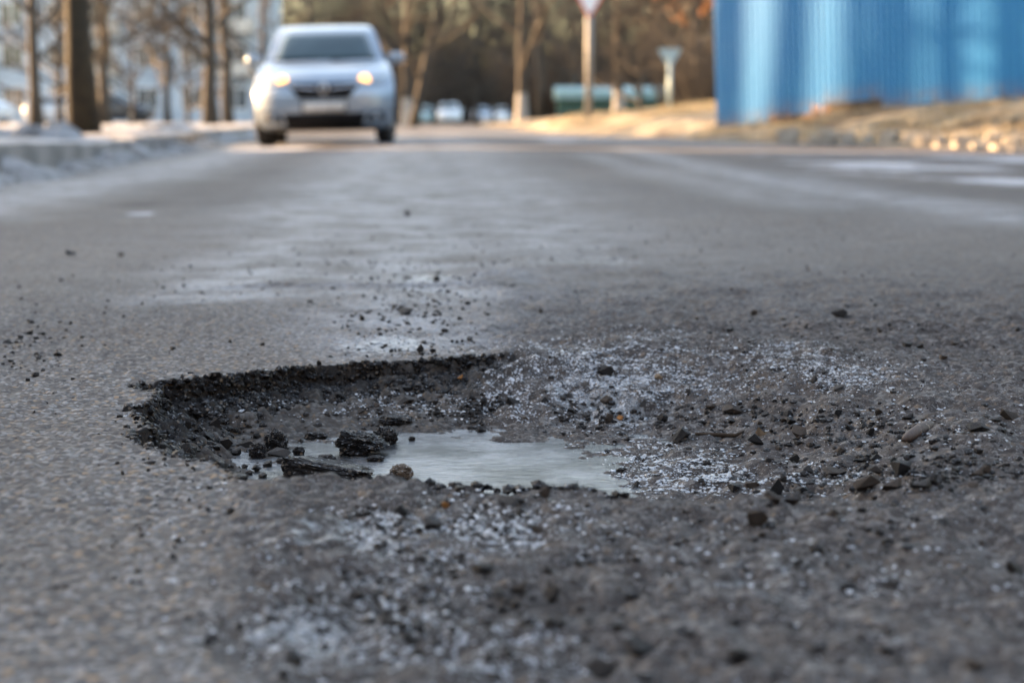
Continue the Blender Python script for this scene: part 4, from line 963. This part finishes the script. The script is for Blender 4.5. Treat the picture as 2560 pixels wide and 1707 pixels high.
REG = {'floor': ("dark gravel stone on the stony floor behind the frozen puddle", "gravel stones on the pothole floor"),
       'right': ("dark gravel stone on the brown dirt right of the twig", "gravel stones on the dirt basin"),
       'lip': ("gravel stone lying on the front lip of the pothole", "gravel stones on the front lip"),
       'fore': ("dark gravel stone on the frosty foreground ground in front of the lip", "gravel stones in the foreground"),
       'back': ("small dark pebble on the asphalt behind the pothole", "pebbles on the asphalt behind"),
       'left': ("small dark pebble on the clean asphalt left of the pothole", "pebbles on the clean asphalt"),
       'wall': ("loose black stone on the crumbling left wall of the pothole", "stones on the pothole wall")}
ST = {
 'floor': [(1283, 1020, 38, 25), (1363, 1018, 29, 23), (1307, 1059, 29, 17), (1291, 1054, 27, 19), (1519, 1013, 40, 22), (1610, 1031, 27, 20), (1522, 1059, 22, 25), (1656, 1058, 29, 24), (1427, 1038, 20, 16), (1699, 1030, 29, 14), (1781, 1027, 33, 15),
   (1692, 1047, 14, 9), (1205, 1081, 24, 16), (1310, 1083, 16, 11), (1350, 1070, 18, 12), (1453, 1067, 14, 11), (1761, 1065, 11, 11), (1013, 1012, 47, 21), (1029, 1103, 19, 12), (1146, 976, 22, 20), (1208, 1014, 17, 17), (1230, 1030, 20, 12), (1470, 1052, 16, 10), (1390, 1040, 14, 10), (900, 1040, 22, 12), (940, 1020, 18, 12), (1090, 1040, 20, 12), (830, 1010, 16, 12), (1180, 1000, 20, 14), (1100, 1000, 16, 12), (1580, 1040, 12, 9)],
 'right': [(1913, 1045, 20, 13), (1935, 1057, 17, 16), (1960, 1061, 15, 11), (1980, 1061, 24, 18), (1972, 1043, 25, 16), (1900, 1067, 14, 12), (1926, 1159, 24, 16), (1987, 1160, 28, 24), (1950, 1128, 20, 10), (1831, 1059, 22, 12), (2198, 1043, 20, 17), (2271, 1052, 30, 17), (2494, 1057, 28, 13), (2146, 1043, 15, 11), (2097, 1039, 20, 15), (2035, 959, 22, 20), (2096, 982, 22, 18),
   (2000, 1096, 37, 28), (2129, 1080, 30, 18), (2159, 1072, 22, 15), (2175, 1091, 20, 20), (2288, 1085, 18, 22), (2101, 1135, 26, 18), (2184, 1120, 24, 13), (2150, 1117, 24, 11), (2025, 1120, 20, 13), (2237, 1163, 28, 20), (2155, 1157, 37, 13), (2192, 1154, 30, 17), (2192, 1187, 44, 22), (2022, 1187, 30, 22), (2366, 1205, 22, 18), (2445, 1196, 33, 26), (2464, 1187, 26, 18), (2393, 1185, 22, 17), (2525, 1191, 37, 18), (2448, 1135, 24, 13), (2450, 1085, 60, 24), (2100, 793, 46, 20), (2270, 871, 26, 14), (2300, 871, 22, 14), (1885, 788, 18, 14), (2390, 865, 26, 12), (2360, 900, 20, 11), (2200, 830, 16, 12), (2080, 880, 14, 9)],
 'lip': [(1590, 1220, 20, 18), (1838, 1233, 33, 18), (2328, 1214, 35, 30), (2305, 1226, 55, 26), (2233, 1232, 52, 33), (2435, 1222, 28, 15), (1944, 1238, 37, 37), (1881, 1224, 37, 20), (2002, 1234, 40, 17), (1937, 1264, 44, 33), (1983, 1264, 48, 33), (1959, 1215, 18, 30), (1361, 1242, 30, 24), (2085, 1301, 40, 24)],
 'fore': [(1003, 1290, 38, 26), (1049, 1276, 16, 12), (1083, 1327, 52, 32), (949, 1327, 26, 17), (1271, 1266, 55, 20), (1400, 1277, 17, 15), (1347, 1339, 34, 26), (1150, 1401, 30, 19), (1052, 1410, 26, 19), (1297, 1488, 40, 30), (1370, 1437, 28, 25), (1257, 1534, 28, 22), (1114, 1525, 16, 15), (1510, 1534, 20, 14), (1026, 1612, 40, 28), (1504, 1700, 80, 44), (823, 1373, 36, 20), (658, 1356, 16, 15), (574, 1286, 22, 16), (775, 1514, 26, 26), (700, 1262, 18, 12), (770, 1270, 14, 10), (860, 1300, 18, 12), (900, 1440, 20, 14), (940, 1500, 16, 12), (1440, 1330, 14, 10), (1180, 1300, 20, 14), (1240, 1330, 18, 12), (1850, 1660, 60, 30), (2440, 1680, 50, 28), (2230, 1470, 40, 20), (2540, 1440, 44, 36), (1130, 1350, 24, 15), (1210, 1360, 28, 16)],
 'back': [(1083, 882, 17, 11), (1112, 833, 20, 12), (798, 915, 12, 14), (656, 865, 12, 10), (430, 875, 15, 9), (575, 858, 9, 10), (1018, 541, 15, 13), (1090, 708, 20, 14), (1047, 827, 16, 9), (905, 802, 13, 14), (1168, 768, 16, 9), (1120, 738, 14, 8), (985, 770, 12, 8), (1150, 800, 14, 9), (870, 820, 10, 8), (950, 840, 12, 8), (1000, 880, 14, 8), (1060, 860, 12, 7), (1100, 790, 12, 8), (930, 700, 10, 8), (1160, 905, 14, 9)],
 'left': [(72, 837, 18, 12), (49, 847, 15, 9), (144, 892, 20, 11), (68, 953, 12, 8), (84, 1034, 9, 9), (10, 897, 10, 8), (75, 809, 20, 8), (175, 812, 9, 9), (202, 846, 13, 7), (265, 772, 9, 8), (354, 766, 8, 8), (175, 642, 26, 12), (300, 643, 16, 10), (40, 1075, 18, 6), (118, 1010, 6, 6), (30, 920, 8, 6), (110, 905, 8, 6), (52, 922, 9, 5), (95, 890, 8, 5), (15, 870, 16, 6), (108, 838, 12, 8), (22, 858, 12, 6), (370, 1180, 12, 9), (280, 1370, 12, 9), (430, 1400, 22, 12), (330, 1460, 14, 10)],
 'wall': [(536, 1077, 32, 32), (510, 1098, 40, 20), (615, 1124, 55, 22), (565, 1124, 34, 25), (470, 1080, 18, 34), (640, 1098, 22, 14), (480, 1120, 24, 16), (440, 1060, 28, 20), (455, 1030, 26, 20), (420, 1020, 22, 18), (400, 1045, 26, 18), (500, 1050, 20, 14), (540, 1110, 22, 16), (590, 1140, 26, 18), (430, 1095, 28, 18), (570, 1165, 22, 14), (610, 1172, 18, 12), (640, 1180, 26, 16), (668, 1168, 22, 16), (622, 1190, 20, 12), (700, 1160, 24, 14), (735, 1172, 18, 10), (655, 1195, 22, 12), (520, 1135, 24, 14), (480, 1010, 22, 14), (640, 1130, 20, 16)]}
P = hit([(s[0], s[1]) for s in SPECIAL])
for (u, v, w, h, mk, lab), p in zip(SPECIAL, P): s = p[1] / FPX; place_stone(p, w * s, h * s, mk, lab, None, True)
for reg, L in ST.items():
    P = hit([(s[0], s[1]) for s in L]); lab, gpn = REG[reg]
    for (u, v, w, h), p in zip(L, P):
        s = p[1] / FPX; mk = 'st_black' if reg in ('back', 'left', 'wall') else rnd.choices(['st_black', 'st_grey', 'st_brown'], [5, 1.3, 2.2])[0]
        if reg == 'lip': mk = rnd.choice(['st_brown', 'st_brown', 'st_grey', 'st_black'])
        place_stone(p, w * s, h * s, mk, lab, gpn, w > 25)
# pieces of broken asphalt lying in the ice
def chunk_mesh(seed, sx, sy, sz, amp=.28, flat=0.0, taper=0.0):
    from mathutils import noise as mn
    bm = bmesh.new(); bmesh.ops.create_icosphere(bm, subdivisions=5, radius=.5)
    for v in bm.verts:
        c = v.co.copy(); c = Vector([math.copysign(abs(k * 2) ** (.62 if flat else .8), k) / 2 for k in c]); n_ = v.co.normalized(); o3 = Vector((seed * 3.1, seed * 1.7, 0))
        k = mn.noise(n_ * 2.1 + o3) * amp + abs(mn.noise(n_ * 5 + o3)) * amp * .8 + mn.noise(n_ * 11 + o3) * amp * .38 + mn.noise(n_ * 24 + o3) * amp * .2
        c *= 1 + k; v.co = Vector((c.x * sx, c.y * sy, c.z * sz * (1 - taper * (c.x + .5))))
    me = bpy.data.meshes.new("asphalt_chunk"); bm.to_mesh(me); bm.free(); return me
CH = [(816, 1206, 318, 78, .042, 'chunk', 1.0, .62, "long flat slab of broken black asphalt frozen at the puddle's front edge"),
      (900, 1141, 138, 66, .045, 'chunk', 0, .55, "jagged black asphalt chunk rising from the middle of the ice"),
      (962, 1113, 70, 46, .03, 'chunk', 0, .2, "black asphalt chunk just behind the jagged one in the ice"),
      (686, 1130, 62, 52, .028, 'chunk', 0, 0, "square black asphalt lump at the left end of the ice"),
      (643, 1147, 48, 38, .022, 'chunk', 0, 0, "small black asphalt lump touching the smooth grey pebble"),
      (745, 1138, 32, 20, .014, 'chunk', 0, 0, "tiny black crumb of asphalt right of the smooth grey pebble"),
      (815, 1155, 52, 16, .016, 'chunk', 0, 0, "thin black asphalt crumb on the ice behind the long slab"),
      (937, 1155, 48, 14, .015, 'chunk', 0, 0, "low dark asphalt crumb on the ice in front of the jagged chunk"),
      (1001, 1200, 64, 36, .026, 'crust', 0, 0, "brown frosty crust lump at the right end of the long slab"),
      (990, 1066, 96, 26, .03, 'chunk', 0, .3, "ragged chips of black asphalt on the slope behind the ice"),
      (790, 1100, 60, 18, .02, 'chunk', 0, .2, "low black asphalt crumb where the slope meets the ice")]
P = hit([(c[0], c[1]) for c in CH])
for i, ((u, v, w, h, dep, mk, fl, tp_, lab), p) in enumerate(zip(CH, P)):
    s = p[1] / FPX
    if i == 0: p = np.array(list(gp(816, 1210, ICEZ)) + [ICEZ])
    o = link(bpy.data.objects.new("asphalt_chunk", chunk_mesh(i + 3, w * s * .82, dep, h * s * 1.05, .30 if i else .22, fl, tp_)))
    o.data.materials.append(M[mk]); o.location = (p[0], p[1] + dep * .4, p[2] + h * s * .38); tag(o, lab, "asphalt chunk"); o.rotation_euler = (0, math.radians(3) if i == 0 else 0, rnd.uniform(-.2, .2) if i else -.08)
# twig, pale flake, bark piece
T = hit([(1738, 1093), (1790, 1095), (1838, 1098)]); tw = MB(); tw.tube([(a, b, c + .0035) for a, b, c in T] + [(T[2][0] + .012, T[2][1] + .01, T[2][2] + .007)], [.0016, .0026, .0024, .0012], 7)
tag(tw.build("twig", M['wood'], None, True), "thin dark twig lying between the pointed and the rounded stone", "twig")
T = hit([(1912, 1104)])[0]; lf = MB()
for k in range(5):
    for j in range(3): lf.v.append((T[0] + (-.010 + .0055 * k), T[1] + .016 + .004 * math.sin(k * 1.7), T[2] - .001 + j * .0045 * (1 - abs(k - 1.6) / 3.0) + .003 * j * (k == 1)))
n0 = len(lf.v); lf.v += [(a, b + .0012, c) for a, b, c in lf.v]
lf.f = [(k * 3 + j, k * 3 + 3 + j, k * 3 + 4 + j, k * 3 + 1 + j) for k in range(4) for j in range(2)]; lf.f += [tuple(n0 + q_ for q_ in f_[::-1]) for f_ in lf.f]
tag(lf.build("dry_leaf", M['st_tan'], None, True), "crumpled pale tan leaf standing behind the rounded dark stone", "leaf")
P = hit([(2262, 1120), (2350, 1100)]); bp = MB(); a, b = Vector(P[0]) + Vector((0, .01, .006)), Vector(P[0]) + Vector((.046, .075, .012)); bp.tube([a.lerp(b, t) for t in np.linspace(0, 1, 9)], [.002, .0045, .006, .0066, .007, .007, .0066, .005, .002], 14)
tag(bp.build("bark_piece", M['speckle'], None, True), "brown speckled piece of bark lying aslant on the dirt", "bark")

# ------------------------------------------------------------------ fine gravel, wall rubble and ice crystals
def scatter(name, uvs, smin, smax, mat, seed, squash=.7, pw=2.0, tilt=True, faces='oct', lift=.15, xy=None):
    r_ = np.random.default_rng(seed)
    if xy is None:
        zc = np.zeros(len(uvs)); dr = np.stack([ray(u, v) for u, v in uvs])
        for _ in range(5):
            t = (zc - CAMH) / dr[:, 2]; xx, yy = dr[:, 0] * t, dr[:, 1] * t; zc = .5 * zc + .5 * Hs(xx, yy)
        Pp = np.stack([xx, yy, Hs(xx, yy)], 1)
    else: Pp = np.stack([xy[:, 0], xy[:, 1], Hs(xy[:, 0], xy[:, 1])], 1)
    n = len(Pp); s = smin + (smax - smin) * r_.random(n) ** pw
    if faces == 'oct':
        bv = np.array([(1, 0, 0), (-1, 0, 0), (0, 1, 0), (0, -1, 0), (0, 0, 1), (0, 0, -1.)]) * .5; bf = np.array([(0, 2, 4), (2, 1, 4), (1, 3, 4), (3, 0, 4), (2, 0, 5), (1, 2, 5), (3, 1, 5), (0, 3, 5)])
    else:
        ico = bmesh.new(); bmesh.ops.create_icosphere(ico, subdivisions=1, radius=.5); bv = np.array([tuple(v.co) for v in ico.verts]); bf = np.array([[v.index for v in f.verts] for f in ico.faces]); ico.free()
    v = bv[None] * (1 + r_.uniform(-.32, .32, (n, len(bv), 1))) * np.stack([s * r_.uniform(.7, 1.3, n), s * r_.uniform(.7, 1.3, n), s * squash * r_.uniform(.6, 1.2, n)], 1)[:, None, :]
    a = r_.uniform(0, 6.283, n); ca, sa = np.cos(a), np.sin(a); x = v[..., 0] * ca[:, None] - v[..., 1] * sa[:, None]; y = v[..., 0] * sa[:, None] + v[..., 1] * ca[:, None]; z = v[..., 2]
    t = r_.uniform(-.5, .5, n) if tilt else np.zeros(n); ct, st = np.cos(t)[:, None], np.sin(t)[:, None]; y, z = y * ct - z * st, y * st + z * ct
    v = np.stack([x, y, z], -1) + (Pp + np.stack([0 * s, 0 * s, s * squash * lift], 1))[:, None, :]
    f = (np.arange(n) * len(bv))[:, None, None] + bf[None]
    return np_mesh(name, v.reshape(-1, 3), f.reshape(-1, 3), mat)
def gauss_px(n, blobs, seed):
    r_ = np.random.default_rng(seed); w = np.array([b[4] for b in blobs]); k = r_.choice(len(blobs), n, p=w / w.sum()); B = np.array(blobs)[k]
    return np.stack([B[:, 0] + B[:, 2] * r_.normal(0, .72, n), B[:, 1] + B[:, 3] * r_.normal(0, .72, n)], 1)
def ok_px(uv): return uv[(uv[:, 1] > 560) & (uv[:, 1] < 1760) & (uv[:, 0] > -150) & (uv[:, 0] < 2700)]
gb = [(1400, 1040, 260, 40, 3), (2050, 1080, 320, 70, 4), (2250, 1180, 300, 40, 3), (1000, 1010, 260, 40, 3), (1000, 1400, 380, 160, 4), (1900, 1400, 600, 200, 2.5), (1050, 800, 130, 70, 2), (2100, 850, 350, 90, 2.5), (500, 1090, 120, 60, 3), (80, 880, 100, 60, .7), (1500, 700, 500, 60, 1), (1000, 640, 500, 50, 1.3), (1700, 590, 500, 50, 1.0), (400, 720, 400, 70, .8), (1020, 720, 120, 60, 1.0)]
tag(link(bpy.data.objects.new("gravel", scatter("gravel", ok_px(gauss_px(5200, gb, 3)), .0022, .0095, M['st_black'], 4, .75, 2.6, faces='ico'))), "scattered fine dark gravel and grit around the pothole", "gravel", kind="stuff")
gb2 = [(1500, 900, 900, 300, 1), (1300, 1350, 800, 250, 1)]
tag(link(bpy.data.objects.new("grit", scatter("grit", ok_px(gauss_px(2600, gb2, 13)), .0016, .005, M['st_brown'], 14, .7, 2.0))), "fine brown grit strewn over the road", "gravel", kind="stuff")
# rubble clinging to the walls of the hole
wr = np.random.default_rng(21); wx = wr.uniform(HB[0], .10, 200000); wy = wr.uniform(HB[2], HB[3], 200000); dp, dd, ww = hole_depth(wx, wy); kp = (dd > .0005) & (dd < .085) & (ww > .45) & (wr.random(200000) < np.exp(-dd / .035))
XY = np.stack([wx, wy], 1)[kp][:6500]
tag(link(bpy.data.objects.new("wall_rubble", scatter("wall_rubble", None, .003, .014, M['chunk'], 22, .8, 1.8, faces='ico', lift=.1, xy=XY))), "black rubble crumbling from the pothole walls", "rubble", kind="stuff")
fb = [(1480, 930, 240, 40, 5), (1650, 960, 170, 45, 2.2), (1380, 880, 130, 18, 1.4), (900, 990, 260, 26, 2.0), (1000, 1010, 200, 30, 1.0), (1650, 1150, 180, 45, 2.6), (1770, 1195, 170, 26, 2.4), (1980, 885, 110, 26, 1.2), (2110, 940, 150, 34, 1.4), (1640, 860, 150, 26, 1.2), (1060, 700, 140, 30, .9), (950, 1330, 360, 90, 1.6), (1270, 1330, 190, 50, .9), (850, 1540, 300, 130, .7), (2100, 1400, 380, 110, .5), (2200, 1060, 300, 60, .8), (2080, 1190, 160, 24, .6)]
tag(link(bpy.data.objects.new("ice_crystals", scatter("ice_crystals", ok_px(gauss_px(32000, fb, 31)), .0008, .0056, M['crystal'], 32, .42, 2.8, lift=.2))), "glittering hoarfrost and ice grains on the dirt", "frost", kind="stuff")
